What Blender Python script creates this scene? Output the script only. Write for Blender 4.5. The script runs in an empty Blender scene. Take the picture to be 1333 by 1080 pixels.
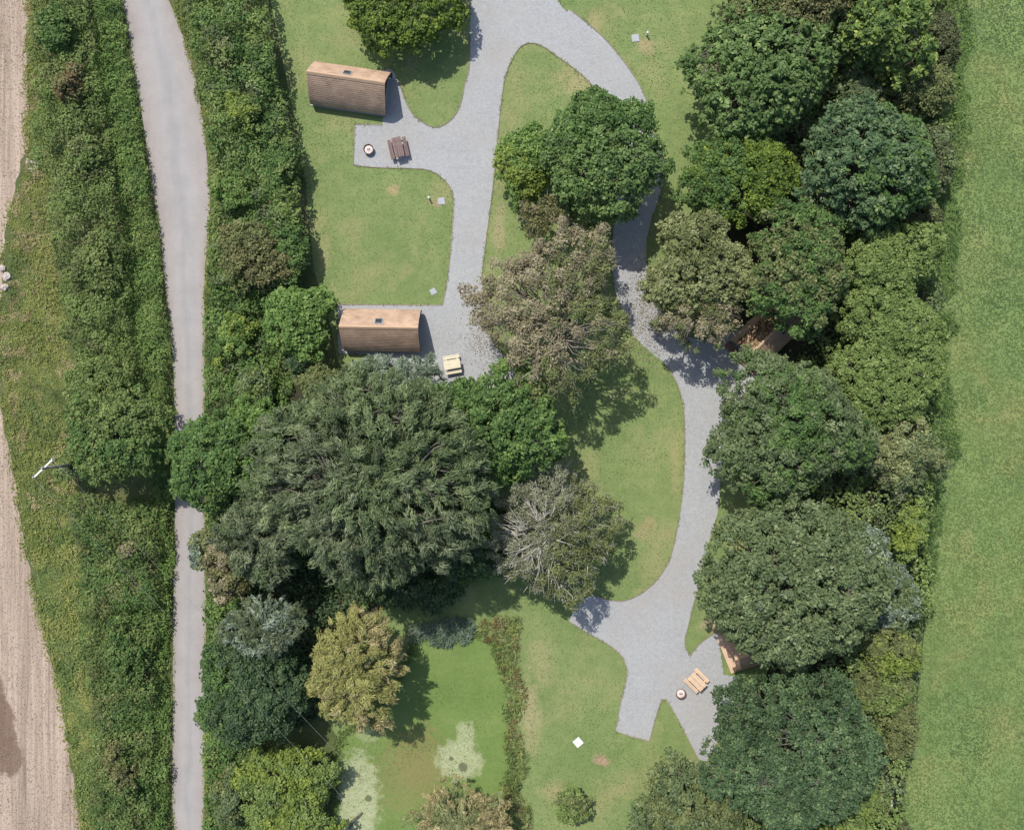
import bpy, math, random
import numpy as np
from mathutils import Vector
from mathutils.geometry import tessellate_polygon

random.seed(7)
rng = np.random.default_rng(11)
scene = bpy.context.scene
COL = scene.collection

# ------------------------------------------------------------------ camera, sky, sun, exposure
H = 70.0          # drone height in metres
S = 17.0          # photograph pixels per metre on the ground
PW, PH = 1333.0, 1080.0

cam_data = bpy.data.cameras.new("camera")
cam = bpy.data.objects.new("camera", cam_data)
COL.objects.link(cam)
cam.location = (0, 0, H)
cam.rotation_euler = (0, 0, 0)
cam_data.sensor_fit = 'HORIZONTAL'
cam_data.angle = 2 * math.atan((PW / S / 2) / H)
cam_data.clip_start = 0.5
cam_data.clip_end = 3000
scene.camera = cam

SUN_EL = math.radians(58)
SUN_DIR = Vector((-0.53 * math.cos(SUN_EL), 0.848 * math.cos(SUN_EL), math.sin(SUN_EL)))
world = bpy.data.worlds.new("World")
scene.world = world
world.use_nodes = True
wn = world.node_tree
sky = wn.nodes.new("ShaderNodeTexSky")
sky.sky_type = 'NISHITA'
sky.sun_disc = False
sky.sun_elevation = SUN_EL
sky.sun_rotation = math.atan2(SUN_DIR.x, SUN_DIR.y)
sky.air_density = 1.0
sky.dust_density = 1.5
wn.links.new(sky.outputs[0], wn.nodes["Background"].inputs[0])
wn.nodes["Background"].inputs[1].default_value = 0.15

sun_data = bpy.data.lights.new("sun", 'SUN')
sun_data.energy = 4.0
sun_data.angle = math.radians(0.6)
sun_data.color = (1.0, 0.95, 0.88)
sun = bpy.data.objects.new("sun", sun_data)
COL.objects.link(sun)
sun.rotation_euler = (-SUN_DIR).to_track_quat('-Z', 'Y').to_euler()
sun.location = (-30, 50, 90)

vs = scene.view_settings
vs.view_transform = 'Standard'
vs.look = 'None'
vs.exposure = 0.36
vs.gamma = 1.0
vs.use_curve_mapping = False
scene.cycles.max_bounces = 5
scene.cycles.diffuse_bounces = 3
scene.cycles.glossy_bounces = 2
scene.cycles.transmission_bounces = 3
scene.cycles.transparent_max_bounces = 4
scene.cycles.use_denoising = True
scene.cycles.pixel_filter_type = 'BLACKMAN_HARRIS'
scene.cycles.filter_width = 1.45


# ------------------------------------------------------------------ helpers
def at(px, py, z=0.0):
    """ground-plan position of the point seen at photo pixel (px, py) when it is z metres up"""
    k = (H - z) / (S * H)
    return ((px - PW / 2) * k, (PH / 2 - py) * k, z)


def tag(o, label=None, cat=None, group=None, kind=None):
    if label: o["label"] = label
    if cat: o["category"] = cat
    if group: o["group"] = group
    if kind: o["kind"] = kind
    return o


def empty(name, loc=(0, 0, 0), rz=0.0):
    o = bpy.data.objects.new(name, None)
    o.empty_display_size = 0.3
    o.location = loc
    o.rotation_euler = (0, 0, rz)
    COL.objects.link(o)
    return o


def link(name, me, mat=None, parent=None):
    o = bpy.data.objects.new(name, me)
    COL.objects.link(o)
    if mat is not None and not me.materials:
        me.materials.append(mat)
    if parent is not None:
        o.parent = parent
    return o


def np_mesh(name, V, F, tint=None, smooth=False):
    """V (n,3), F (m,k): one mesh of k-gons"""
    me = bpy.data.meshes.new(name)
    V = np.asarray(V, dtype=np.float32); F = np.asarray(F, dtype=np.int32)
    m, k = F.shape
    me.vertices.add(len(V)); me.vertices.foreach_set("co", V.ravel())
    me.loops.add(m * k); me.loops.foreach_set("vertex_index", F.ravel())
    me.polygons.add(m)
    me.polygons.foreach_set("loop_start", np.arange(0, m * k, k, dtype=np.int32))
    me.polygons.foreach_set("loop_total", np.full(m, k, dtype=np.int32))
    me.polygons.foreach_set("use_smooth", np.full(m, smooth, dtype=bool))
    if tint is not None:
        a = me.attributes.new("tint", 'FLOAT', 'POINT')
        a.data.foreach_set("value", np.asarray(tint, dtype=np.float32).ravel())
    me.update(calc_edges=True)
    me.validate()
    return me


class MB:
    """collects boxes, tubes and prisms, built as ONE mesh object"""
    def __init__(self):
        self.v = []; self.f = []; self.t = []

    def add(self, vs_, fs, tint=0.5):
        b = len(self.v)
        self.v += [tuple(p) for p in vs_]
        self.f += [tuple(i + b for i in f) for f in fs]
        self.t += [tint] * len(vs_)

    def box(self, c, d, rz=0.0, tint=0.5, ry=0.0, rx=0.0, bev=0.0):
        from mathutils import Euler
        R = Euler((rx, ry, rz)).to_matrix()
        hx, hy, hz = d[0] / 2, d[1] / 2, d[2] / 2
        c = Vector(c)
        if bev <= 0:
            P = [(sx * hx, sy * hy, sz * hz) for sz in (-1, 1) for sy in (-1, 1) for sx in (-1, 1)]
            fs = [(0, 2, 3, 1), (4, 5, 7, 6), (0, 1, 5, 4), (2, 6, 7, 3), (0, 4, 6, 2), (1, 3, 7, 5)]
        else:
            P = [(sx * hx, sy * hy, z) for z in (-hz, hz - bev) for sx, sy in ((-1, -1), (1, -1), (1, 1), (-1, 1))]
            P += [(sx * (hx - bev), sy * (hy - bev), hz) for sx, sy in ((-1, -1), (1, -1), (1, 1), (-1, 1))]
            fs = [(3, 2, 1, 0), (8, 9, 10, 11)]
            for a in (0, 4):
                for i in range(4):
                    j = (i + 1) % 4
                    fs.append((a + i, a + j, a + 4 + j, a + 4 + i))
        self.add([c + R @ Vector(p) for p in P], fs, tint)
        return self

    def tube(self, pts, radii, k=8, tint=0.5, cap=True):
        pts = [Vector(p) for p in pts]
        vs_ = []; fs = []
        for i, p in enumerate(pts):
            d = (pts[min(i + 1, len(pts) - 1)] - pts[max(i - 1, 0)]).normalized()
            u = d.orthogonal().normalized() if abs(d.z) > 0.99 else d.cross(Vector((0, 0, 1))).normalized()
            w = d.cross(u)
            r = radii[i] if hasattr(radii, '__len__') else radii
            for j in range(k):
                a = 2 * math.pi * j / k
                vs_.append(p + u * math.cos(a) * r + w * math.sin(a) * r)
        for i in range(len(pts) - 1):
            for j in range(k):
                j2 = (j + 1) % k
                fs.append((i * k + j, i * k + j2, (i + 1) * k + j2, (i + 1) * k + j))
        if cap:
            fs.append(tuple(range(k))[::-1]); fs.append(tuple((len(pts) - 1) * k + j for j in range(k)))
        self.add(vs_, fs, tint)
        return self

    def lathe(self, prof, k=20, c=(0, 0, 0), tint=0.5):
        vs_ = []; fs = []
        for r, z in prof:
            for j in range(k):
                a = 2 * math.pi * j / k
                vs_.append((c[0] + r * math.cos(a), c[1] + r * math.sin(a), c[2] + z))
        for i in range(len(prof) - 1):
            for j in range(k):
                j2 = (j + 1) % k
                fs.append((i * k + j, i * k + j2, (i + 1) * k + j2, (i + 1) * k + j))
        self.add(vs_, fs, tint)
        return self

    def build(self, name, mat, parent=None, smooth=False):
        me = bpy.data.meshes.new(name)
        me.from_pydata(self.v, [], self.f)
        a = me.attributes.new("tint", 'FLOAT', 'POINT')
        a.data.foreach_set("value", self.t)
        if smooth:
            me.polygons.foreach_set("use_smooth", [True] * len(me.polygons))
        me.update()
        return link(name, me, mat, parent)


_grids = {}
def vnoise(x, y, scale, seed=0, octs=3):
    """fractal value noise about 0..1"""
    out = np.zeros_like(x, dtype=np.float64); amp = 1.0; tot = 0.0
    for o in range(octs):
        key = (seed, o)
        if key not in _grids:
            _grids[key] = np.random.default_rng(seed * 17 + o).random((256, 256))
        g = _grids[key]
        xs = x / scale + 1000.3; ys = y / scale + 1000.7
        xi = np.floor(xs).astype(int); yi = np.floor(ys).astype(int)
        fx = xs - xi; fy = ys - yi
        fx = fx * fx * (3 - 2 * fx); fy = fy * fy * (3 - 2 * fy)
        a = g[xi % 256, yi % 256]; b = g[(xi + 1) % 256, yi % 256]
        c = g[xi % 256, (yi + 1) % 256]; d = g[(xi + 1) % 256, (yi + 1) % 256]
        out += amp * ((a * (1 - fx) + b * fx) * (1 - fy) + (c * (1 - fx) + d * fx) * fy)
        tot += amp; amp *= 0.55; scale *= 0.5
    return out / tot


def pip(x, y, poly):
    poly = np.asarray(poly)
    inside = np.zeros(len(x), dtype=bool)
    n = len(poly)
    for i in range(n):
        x1, y1 = poly[i]; x2, y2 = poly[(i + 1) % n]
        c = ((y1 > y) != (y2 > y))
        with np.errstate(divide='ignore', invalid='ignore'):
            xi = (x2 - x1) * (y - y1) / (y2 - y1 + 1e-12) + x1
        inside ^= c & (x < xi)
    return inside


def seg_dist(x, y, poly, closed=True):
    poly = np.asarray(poly); n = len(poly)
    d = np.full(len(x), 1e9)
    for i in range(n if closed else n - 1):
        ax, ay = poly[i]; bx, by = poly[(i + 1) % n]
        ex, ey = bx - ax, by - ay
        t = np.clip(((x - ax) * ex + (y - ay) * ey) / (ex * ex + ey * ey + 1e-12), 0, 1)
        d = np.minimum(d, np.hypot(x - ax - t * ex, y - ay - t * ey))
    return d


def smooth_path(pts, n=4, closed=False, sharp=()):
    """Catmull-Rom through the points; indices in sharp stay corners"""
    P = [np.array(p, float) for p in pts]; out = []
    m = len(P)
    for i in range(m if closed else m - 1):
        p1 = P[i]; p2 = P[(i + 1) % m]
        p0 = P[(i - 1) % m] if (closed or i > 0) else p1
        p3 = P[(i + 2) % m] if (closed or i + 2 < m) else p2
        if i in sharp: p0 = p1
        if (i + 1) % m in sharp: p3 = p2
        for k in range(n):
            t = k / n
            out.append(0.5 * ((2 * p1) + (-p0 + p2) * t + (2 * p0 - 5 * p1 + 4 * p2 - p3) * t * t + (-p0 + 3 * p1 - 3 * p2 + p3) * t ** 3))
    if not closed: out.append(P[-1])
    return np.array(out)


def gxy(pts):
    return np.array([at(a, b)[:2] for a, b in pts])


def sheet(name, poly, z, mat, thick=0.0):
    poly = [Vector((p[0], p[1], z)) for p in poly]
    tris = tessellate_polygon([poly])
    me = bpy.data.meshes.new(name)
    me.from_pydata([tuple(p) for p in poly], [], [tuple(t) for t in tris])
    me.update()
    # all faces up
    if len(me.polygons) and me.polygons[0].normal.z < 0:
        me.flip_normals()
    return link(name, me, mat)


# ------------------------------------------------------------------ materials
def new_mat(name):
    m = bpy.data.materials.new(name); m.use_nodes = True
    nt = m.node_tree
    return m, nt, nt.nodes["Principled BSDF"]


def N(nt, t, **kw):
    n = nt.nodes.new(t)
    for k, v in kw.items(): setattr(n, k, v)
    return n


def ramp(nt, stops):
    r = nt.nodes.new("ShaderNodeValToRGB")
    e = r.color_ramp.elements
    while len(e) > 1: e.remove(e[-1])
    e[0].position = stops[0][0]; e[0].color = (*stops[0][1], 1)
    for p, c in stops[1:]:
        x = e.new(p); x.color = (*c, 1)
    return r


def noise(nt, vec, scale, detail=3, rough=0.55):
    n = N(nt, "ShaderNodeTexNoise")
    n.inputs["Scale"].default_value = scale
    n.inputs["Detail"].default_value = detail
    n.inputs["Roughness"].default_value = rough
    nt.links.new(vec, n.inputs["Vector"])
    return n.outputs["Fac"]


def mixc(nt, fac, a, b, mode='MIX'):
    m = N(nt, "ShaderNodeMix", data_type='RGBA', blend_type=mode)
    for i, v in ((0, fac), (6, a), (7, b)):
        if isinstance(v, (int, float)): m.inputs[i].default_value = v
        elif isinstance(v, tuple): m.inputs[i].default_value = (*v, 1)
        else: nt.links.new(v, m.inputs[i])
    return m.outputs[2]


def math_n(nt, op, a, b=None):
    m = N(nt, "ShaderNodeMath", operation=op)
    for i, v in ((0, a), (1, b)):
        if v is None: continue
        if isinstance(v, (int, float)): m.inputs[i].default_value = v
        else: nt.links.new(v, m.inputs[i])
    return m.outputs[0]


def mapr(nt, v, a, b, c=0.0, d=1.0):
    m = N(nt, "ShaderNodeMapRange")
    nt.links.new(v, m.inputs[0])
    for i, x in ((1, a), (2, b), (3, c), (4, d)): m.inputs[i].default_value = x
    return m.outputs[0]


def bump(nt, bsdf, h, strength=0.5, dist=0.05):
    b = N(nt, "ShaderNodeBump")
    b.inputs["Strength"].default_value = strength
    b.inputs["Distance"].default_value = dist
    nt.links.new(h, b.inputs["Height"])
    nt.links.new(b.outputs[0], bsdf.inputs["Normal"])


def pos(nt):
    return N(nt, "ShaderNodeNewGeometry").outputs["Position"]


def leaf_mat(name, cols, trans=0.34, rough=0.5, spec=0.35, noise_amt=0.25, nscale=0.9):
    """leaf colour by the per-leaf tint value, cols from darkest to lightest"""
    m, nt, b = new_mat(name)
    a = N(nt, "ShaderNodeAttribute", attribute_name="tint").outputs["Fac"]
    p = pos(nt)
    n1 = noise(nt, p, nscale, 3)
    v = math_n(nt, 'ADD', a, math_n(nt, 'MULTIPLY', math_n(nt, 'SUBTRACT', n1, 0.5), noise_amt * 2))
    k = len(cols)
    r = ramp(nt, [(i / (k - 1), c) for i, c in enumerate(cols)])
    nt.links.new(v, r.inputs[0])
    nt.links.new(r.outputs[0], b.inputs["Base Color"])
    b.inputs["Roughness"].default_value = rough
    b.inputs["Specular IOR Level"].default_value = spec
    t = N(nt, "ShaderNodeBsdfTranslucent")
    tc = mixc(nt, 1.0, r.outputs[0], (1.0, 1.1, 0.55), 'MULTIPLY')
    nt.links.new(tc, t.inputs[0])
    mx = N(nt, "ShaderNodeMixShader"); mx.inputs[0].default_value = trans
    nt.links.new(b.outputs[0], mx.inputs[1]); nt.links.new(t.outputs[0], mx.inputs[2])
    nt.links.new(mx.outputs[0], nt.nodes["Material Output"].inputs[0])
    return m


def simple_mat(name, col, rough=0.7, spec=0.3, var=0.15, nscale=6.0, metal=0.0, tintamt=0.0):
    m, nt, b = new_mat(name)
    p = N(nt, "ShaderNodeTexCoord").outputs["Object"]
    n1 = noise(nt, p, nscale, 4)
    dark = tuple(c * (1 - var) for c in col); light = tuple(min(1, c * (1 + var)) for c in col)
    v = mapr(nt, n1, 0.3, 0.7)
    if tintamt:
        a = N(nt, "ShaderNodeAttribute", attribute_name="tint").outputs["Fac"]
        v = math_n(nt, 'ADD', math_n(nt, 'MULTIPLY', v, 1 - tintamt), math_n(nt, 'MULTIPLY', a, tintamt))
    c = mixc(nt, v, dark, light)
    nt.links.new(c, b.inputs["Base Color"])
    b.inputs["Roughness"].default_value = rough
    b.inputs["Specular IOR Level"].default_value = spec
    b.inputs["Metallic"].default_value = metal
    bump(nt, b, n1, 0.3, 0.01)
    return m


def wood_mat(name, col, var=0.3, axis=0):
    m, nt, b = new_mat(name)
    p = N(nt, "ShaderNodeTexCoord").outputs["Object"]
    mp = N(nt, "ShaderNodeMapping")
    sc = [14, 14, 14]; sc[axis] = 1.2
    mp.inputs["Scale"].default_value = sc
    nt.links.new(p, mp.inputs["Vector"])
    n1 = noise(nt, mp.outputs[0], 2.0, 4)
    a = N(nt, "ShaderNodeAttribute", attribute_name="tint").outputs["Fac"]
    v = math_n(nt, 'ADD', math_n(nt, 'MULTIPLY', mapr(nt, n1, .3, .7), .55), math_n(nt, 'MULTIPLY', a, .45))
    c = mixc(nt, v, tuple(x * (1 - var) for x in col), tuple(min(1, x * (1 + var)) for x in col))
    nt.links.new(c, b.inputs["Base Color"])
    b.inputs["Roughness"].default_value = 0.75
    b.inputs["Specular IOR Level"].default_value = 0.25
    bump(nt, b, n1, 0.3, 0.005)
    return m


def spot(nt, p, c, cx, cy, rx, ry, col, amt, k, nscale=0.9, lo=.78, hi=1.12):
    """a worn or stained patch of colour col over c, with a ragged noise edge"""
    q = at(cx, cy)
    mp = N(nt, "ShaderNodeMapping")
    mp.inputs["Location"].default_value = (-q[0] * S / rx, -q[1] * S / ry, 0)
    mp.inputs["Scale"].default_value = (S / rx, S / ry, 0)
    nt.links.new(p, mp.inputs["Vector"])
    ln = N(nt, "ShaderNodeVectorMath", operation='LENGTH'); nt.links.new(mp.outputs[0], ln.inputs[0])
    d = math_n(nt, 'ADD', ln.outputs["Value"], math_n(nt, 'MULTIPLY', math_n(nt, 'SUBTRACT', noise(nt, p, nscale, 6, 0.68), .5), k))
    return mixc(nt, math_n(nt, 'MULTIPLY', mapr(nt, d, hi, lo), amt), c, col)


def grass_ground(name, cols, patch=0.12, fine=5.0, dry=(0.20, 0.17, 0.075), dry_amt=0.5, bscale=9.0, spots=()):
    m, nt, b = new_mat(name)
    p = pos(nt)
    n1 = noise(nt, p, patch, 4, 0.6)
    n2 = noise(nt, p, 0.9, 4, 0.6)
    n3 = noise(nt, p, fine, 4, 0.7)
    v = math_n(nt, 'ADD', math_n(nt, 'MULTIPLY', mapr(nt, n1, .3, .7), .40),
               math_n(nt, 'ADD', math_n(nt, 'MULTIPLY', mapr(nt, n2, .3, .7), .33), math_n(nt, 'MULTIPLY', mapr(nt, n3, .3, .7), .27)))
    r = ramp(nt, [(i / (len(cols) - 1), c) for i, c in enumerate(cols)])
    nt.links.new(v, r.inputs[0])
    mpd = N(nt, "ShaderNodeMapping"); mpd.inputs["Location"].default_value = (31, 17, 5)
    nt.links.new(p, mpd.inputs["Vector"])
    nd = noise(nt, mpd.outputs[0], 0.28, 5, 0.65)
    c = mixc(nt, math_n(nt, 'MULTIPLY', mapr(nt, nd, .50, .70), dry_amt), r.outputs[0], dry)
    for (sx, sy, srx, sry, sc, sa) in spots:
        c = spot(nt, p, c, sx, sy, srx, sry, sc, sa, 2.2, 1.1, .3, 1.1)
    nt.links.new(c, b.inputs["Base Color"])
    b.inputs["Roughness"].default_value = 0.85
    b.inputs["Specular IOR Level"].default_value = 0.15
    bump(nt, b, noise(nt, p, bscale, 4, 0.7), 0.6, 0.05)
    return m


M = {}
M['lawn'] = grass_ground('mown_lawn', [(0.090, 0.138, 0.046), (0.126, 0.178, 0.060), (0.168, 0.212, 0.078), (0.215, 0.24, 0.10)], dry=(0.265, 0.235, 0.115), dry_amt=0.6,
    spots=[(512, 246, 9, 8, (0.33, 0.24, 0.14), .8), (566, 264, 12, 10, (0.31, 0.23, 0.13), .7), (755, 108, 40, 26, (0.29, 0.245, 0.13), .7), (840, 60, 16, 14, (0.31, 0.24, 0.14), .7),
           (783, 989, 14, 9, (0.31, 0.205, 0.14), .85), (690, 930, 16, 60, (0.30, 0.255, 0.14), .7), (930, 812, 22, 18, (0.31, 0.25, 0.15), .8), (845, 680, 12, 12, (0.29, 0.23, 0.12), .6),
           (836, 695, 9, 8, (0.30, 0.23, 0.13), .6), (705, 860, 20, 40, (0.28, 0.25, 0.13), .5), (650, 300, 10, 40, (0.29, 0.24, 0.14), .7), (880, 600, 9, 60, (0.27, 0.24, 0.11), .6), (775, 40, 10, 30, (0.29, 0.235, 0.12), .6),
           (535, 85, 10, 12, (0.29, 0.24, 0.13), .5), (720, 1030, 22, 16, (0.29, 0.24, 0.13), .6), (640, 180, 8, 60, (0.28, 0.24, 0.12), .5), (420, 330, 14, 30, (0.27, 0.235, 0.12), .5)])
M['field'] = grass_ground('pasture_grass', [(0.074, 0.124, 0.044), (0.111, 0.168, 0.055), (0.150, 0.204, 0.068), (0.196, 0.226, 0.082)], dry=(0.24, 0.21, 0.085), dry_amt=0.5, bscale=5.0)
M['verge'] = grass_ground('rough_verge_soil', [(0.035, 0.05, 0.018), (0.06, 0.08, 0.028), (0.09, 0.105, 0.038), (0.13, 0.13, 0.055)], dry=(0.18, 0.15, 0.08), dry_amt=0.6)
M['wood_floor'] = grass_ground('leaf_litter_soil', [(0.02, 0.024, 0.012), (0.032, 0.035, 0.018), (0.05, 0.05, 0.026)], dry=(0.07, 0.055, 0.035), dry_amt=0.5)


def gravel_mat():
    m, nt, b = new_mat('grey_gravel')
    p = pos(nt)
    vor = N(nt, "ShaderNodeTexVoronoi"); vor.inputs["Scale"].default_value = 9.0
    nt.links.new(p, vor.inputs["Vector"])
    sep = N(nt, "ShaderNodeSeparateColor"); nt.links.new(vor.outputs["Color"], sep.inputs[0])
    vor2 = N(nt, "ShaderNodeTexVoronoi"); vor2.inputs["Scale"].default_value = 28.0
    nt.links.new(p, vor2.inputs["Vector"])
    sep2 = N(nt, "ShaderNodeSeparateColor"); nt.links.new(vor2.outputs["Color"], sep2.inputs[0])
    n1 = noise(nt, p, 0.35, 4, 0.6)
    n2 = noise(nt, p, 3.0, 4, 0.65)
    v = math_n(nt, 'ADD', math_n(nt, 'MULTIPLY', sep.outputs[0], .3), math_n(nt, 'MULTIPLY', sep2.outputs[1], .3))
    v = math_n(nt, 'ADD', v, math_n(nt, 'MULTIPLY', mapr(nt, n2, .25, .75), .25))
    v = math_n(nt, 'ADD', v, math_n(nt, 'MULTIPLY', mapr(nt, n1, .3, .7), .15))
    r = ramp(nt, [(0.0, (0.215, 0.219, 0.219)), (0.45, (0.29, 0.296, 0.295)), (0.75, (0.333, 0.338, 0.332)), (1.0, (0.405, 0.405, 0.39))])
    nt.links.new(v, r.inputs[0])
    mpd = N(nt, "ShaderNodeMapping"); mpd.inputs["Location"].default_value = (3, 71, 0)
    nt.links.new(p, mpd.inputs["Vector"])
    nd = noise(nt, mpd.outputs[0], 0.22, 4, 0.6)
    c = mixc(nt, math_n(nt, 'MULTIPLY', mapr(nt, nd, .48, .70), .45), r.outputs[0], (0.30, 0.27, 0.235))
    nt.links.new(c, b.inputs["Base Color"])
    b.inputs["Roughness"].default_value = 0.9
    b.inputs["Specular IOR Level"].default_value = 0.2
    h = math_n(nt, 'ADD', vor2.outputs["Distance"], math_n(nt, 'MULTIPLY', n2, 0.8))
    bump(nt, b, h, 0.5, 0.03)
    return m
M['gravel'] = gravel_mat()


def road_mat():
    m, nt, b = new_mat('worn_asphalt')
    p = pos(nt)
    a = N(nt, "ShaderNodeAttribute", attribute_name="tint").outputs["Fac"]
    mp = N(nt, "ShaderNodeMapping"); mp.inputs["Scale"].default_value = (1.0, 0.14, 1.0)
    nt.links.new(p, mp.inputs["Vector"])
    nl = noise(nt, mp.outputs[0], 1.3, 4, 0.6)
    v = math_n(nt, 'ADD', a, math_n(nt, 'MULTIPLY', math_n(nt, 'SUBTRACT', nl, .5), .4))
    r = ramp(nt, [(0.0, (0.255, 0.225, 0.205)), (0.15, (0.293, 0.268, 0.252)), (0.36, (0.302, 0.284, 0.274)), (0.5, (0.27, 0.262, 0.257)), (0.62, (0.30, 0.287, 0.278)),
                  (0.8, (0.302, 0.28, 0.266)), (0.93, (0.29, 0.264, 0.245)), (1.0, (0.27, 0.24, 0.205))])
    nt.links.new(v, r.inputs[0])
    n1 = noise(nt, p, 0.6, 6, 0.7); n2 = noise(nt, p, 14.0, 3, 0.7)
    f = math_n(nt, 'ADD', math_n(nt, 'MULTIPLY', mapr(nt, n1, .3, .7), .6), math_n(nt, 'MULTIPLY', mapr(nt, n2, .3, .7), .4))
    c = mixc(nt, 1.0, r.outputs[0], mixc(nt, f, (0.80, 0.80, 0.79), (1.08, 1.07, 1.06)), 'MULTIPLY')
    nt.links.new(c, b.inputs["Base Color"])
    b.inputs["Roughness"].default_value = 0.85
    b.inputs["Specular IOR Level"].default_value = 0.25
    bump(nt, b, n2, 0.3, 0.01)
    return m
M['road'] = road_mat()


def soil_mat(name, base, dark, damp=()):
    m, nt, b = new_mat(name)
    p = pos(nt)
    mp = N(nt, "ShaderNodeMapping"); mp.inputs["Rotation"].default_value = (0, 0, math.radians(9))
    mp.inputs["Scale"].default_value = (1.0, 0.03, 1.0)
    nt.links.new(p, mp.inputs["Vector"])
    n1 = noise(nt, mp.outputs[0], 1.1, 5, 0.7)
    n2 = noise(nt, mp.outputs[0], 5.0, 4, 0.7)
    n3 = noise(nt, p, 8.0, 4, 0.75)
    v = math_n(nt, 'ADD', math_n(nt, 'MULTIPLY', mapr(nt, n1, .36, .60), .42),
               math_n(nt, 'ADD', math_n(nt, 'MULTIPLY', mapr(nt, n2, .36, .58), .33), math_n(nt, 'MULTIPLY', mapr(nt, n3, .3, .7), .25)))
    c = mixc(nt, v, dark, base)
    for (sx, sy, srx, sry) in damp:
        c = spot(nt, p, c, sx, sy, srx, sry, mixc(nt, n2, (0.125, 0.082, 0.06), (0.175, 0.12, 0.09)), .9, .9, 1.4, .85, 1.05)
    nt.links.new(c, b.inputs["Base Color"])
    b.inputs["Roughness"].default_value = 0.95
    b.inputs["Specular IOR Level"].default_value = 0.1
    bump(nt, b, math_n(nt, 'ADD', n3, n2), 0.6, 0.06)
    return m
M['soil'] = soil_mat('dry_harrowed_soil', (0.43, 0.345, 0.272), (0.155, 0.115, 0.085), damp=((-14, 930, 22, 70), (2, 958, 19, 56), (14, 985, 15, 26)))


def pond_mat():
    m, nt, b = new_mat('duckweed_surface')
    p = pos(nt)
    n1 = noise(nt, p, 0.35, 5, 0.62); n2 = noise(nt, p, 3.0, 4, 0.7); n3 = noise(nt, p, 18.0, 3, 0.7)
    v = math_n(nt, 'ADD', math_n(nt, 'MULTIPLY', mapr(nt, n1, .3, .7), .5),
               math_n(nt, 'ADD', math_n(nt, 'MULTIPLY', mapr(nt, n2, .3, .7), .25), math_n(nt, 'MULTIPLY', mapr(nt, n3, .3, .7), .25)))
    r = ramp(nt, [(0.0, (0.09, 0.148, 0.040)), (0.5, (0.127, 0.186, 0.053)), (1.0, (0.175, 0.223, 0.074))])
    nt.links.new(v, r.inputs[0])
    c = r.outputs[0]
    c = spot(nt, p, c, 543, 985, 36, 42, (0.205, 0.165, 0.07), .55, 4.5, 2.6)
    c = spot(nt, p, c, 530, 1020, 56, 40, (0.20, 0.165, 0.075), .4, 5.0, 2.8)
    sc_ = mixc(nt, mapr(nt, n2, .35, .65), (0.27, 0.30, 0.16), (0.36, 0.37, 0.235))
    c = spot(nt, p, c, 466, 1040, 29, 62, sc_, .85, 1.7, 1.5)
    c = spot(nt, p, c, 597, 990, 31, 27, sc_, .85, 1.5, 1.5)
    c = spot(nt, p, c, 606, 957, 13, 20, sc_, .7, 2.0, 1.5)
    c = spot(nt, p, c, 480, 950, 18, 20, sc_, .4, 2.0, 1.5)
    for dx_, dy_, r_ in ((466, 1009, 3.4), (480, 1038, 4.5), (587, 987, 3), (603, 998, 6.5)):
        c = spot(nt, p, c, dx_, dy_, r_, r_, (0.075, 0.085, 0.045), .8, 1.2, 3.0)
    nt.links.new(c, b.inputs["Base Color"])
    b.inputs["Roughness"].default_value = 0.95
    b.inputs["Specular IOR Level"].default_value = 0.08
    bump(nt, b, n3, 0.6, 0.03)
    return m
M['pond'] = pond_mat()
M['scum'] = simple_mat('pale_algae', (0.42, 0.44, 0.27), 0.7, 0.3, 0.22, 2.5)
M['rust_weed'] = simple_mat('rusty_pond_weed', (0.24, 0.19, 0.075), 0.8, 0.2, 0.35, 1.6)
M['bark'] = simple_mat('grey_brown_bark', (0.115, 0.105, 0.085), 0.9, 0.15, 0.4, 3.0)
M['pale_bark'] = simple_mat('lichen_bark', (0.40, 0.38, 0.32), 0.9, 0.15, 0.35, 3.0)
M['mid_bark'] = simple_mat('twig_bark', (0.29, 0.25, 0.20), 0.9, 0.15, 0.4, 3.0)
M['pole_wood'] = simple_mat('weathered_pole', (0.20, 0.185, 0.15), 0.9, 0.15, 0.25, 4.0)
M['white'] = simple_mat('white_paint', (0.55, 0.55, 0.53), 0.5, 0.4, 0.05)
M['arm'] = simple_mat('galvanised_arm', (0.66, 0.66, 0.64), 0.5, 0.4, 0.08)
M['wire'] = simple_mat('aluminium_wire', (0.30, 0.31, 0.30), 0.6, 0.4, 0.05)
M['slab'] = simple_mat('pale_concrete', (0.44, 0.43, 0.41), 0.9, 0.2, 0.12)
M['cover'] = simple_mat('grey_cover', (0.30, 0.32, 0.33), 0.7, 0.3, 0.1)
M['rock'] = simple_mat('pale_rock', (0.40, 0.35, 0.31), 0.9, 0.2, 0.2, 3.0)
M['grey_rock'] = simple_mat('grey_rock', (0.47, 0.46, 0.43), 0.9, 0.2, 0.25, 4.0)
M['shell'] = simple_mat('roof_underlay', (0.09, 0.07, 0.055), 0.9, 0.2)
M['shingle'] = simple_mat('cedar_shingle', (0.385, 0.265, 0.182), 0.8, 0.25, 0.36, 0.9, tintamt=0.4)
M['ridge'] = wood_mat('ridge_board', (0.42, 0.29, 0.19))
M['dark_wood'] = wood_mat('dark_stained_wood', (0.155, 0.105, 0.095))
M['pale_wood'] = wood_mat('fresh_pale_wood', (0.58, 0.52, 0.38), 0.25)
M['tan_wood'] = wood_mat('tan_wood', (0.55, 0.40, 0.275), 0.25)
M['deck_wood'] = wood_mat('deck_wood', (0.52, 0.36, 0.255), 0.2)
M['red_wood'] = wood_mat('red_brown_wood', (0.22, 0.12, 0.085), 0.25)
M['edging'] = wood_mat('timber_edging', (0.22, 0.18, 0.135), 0.35)
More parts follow.
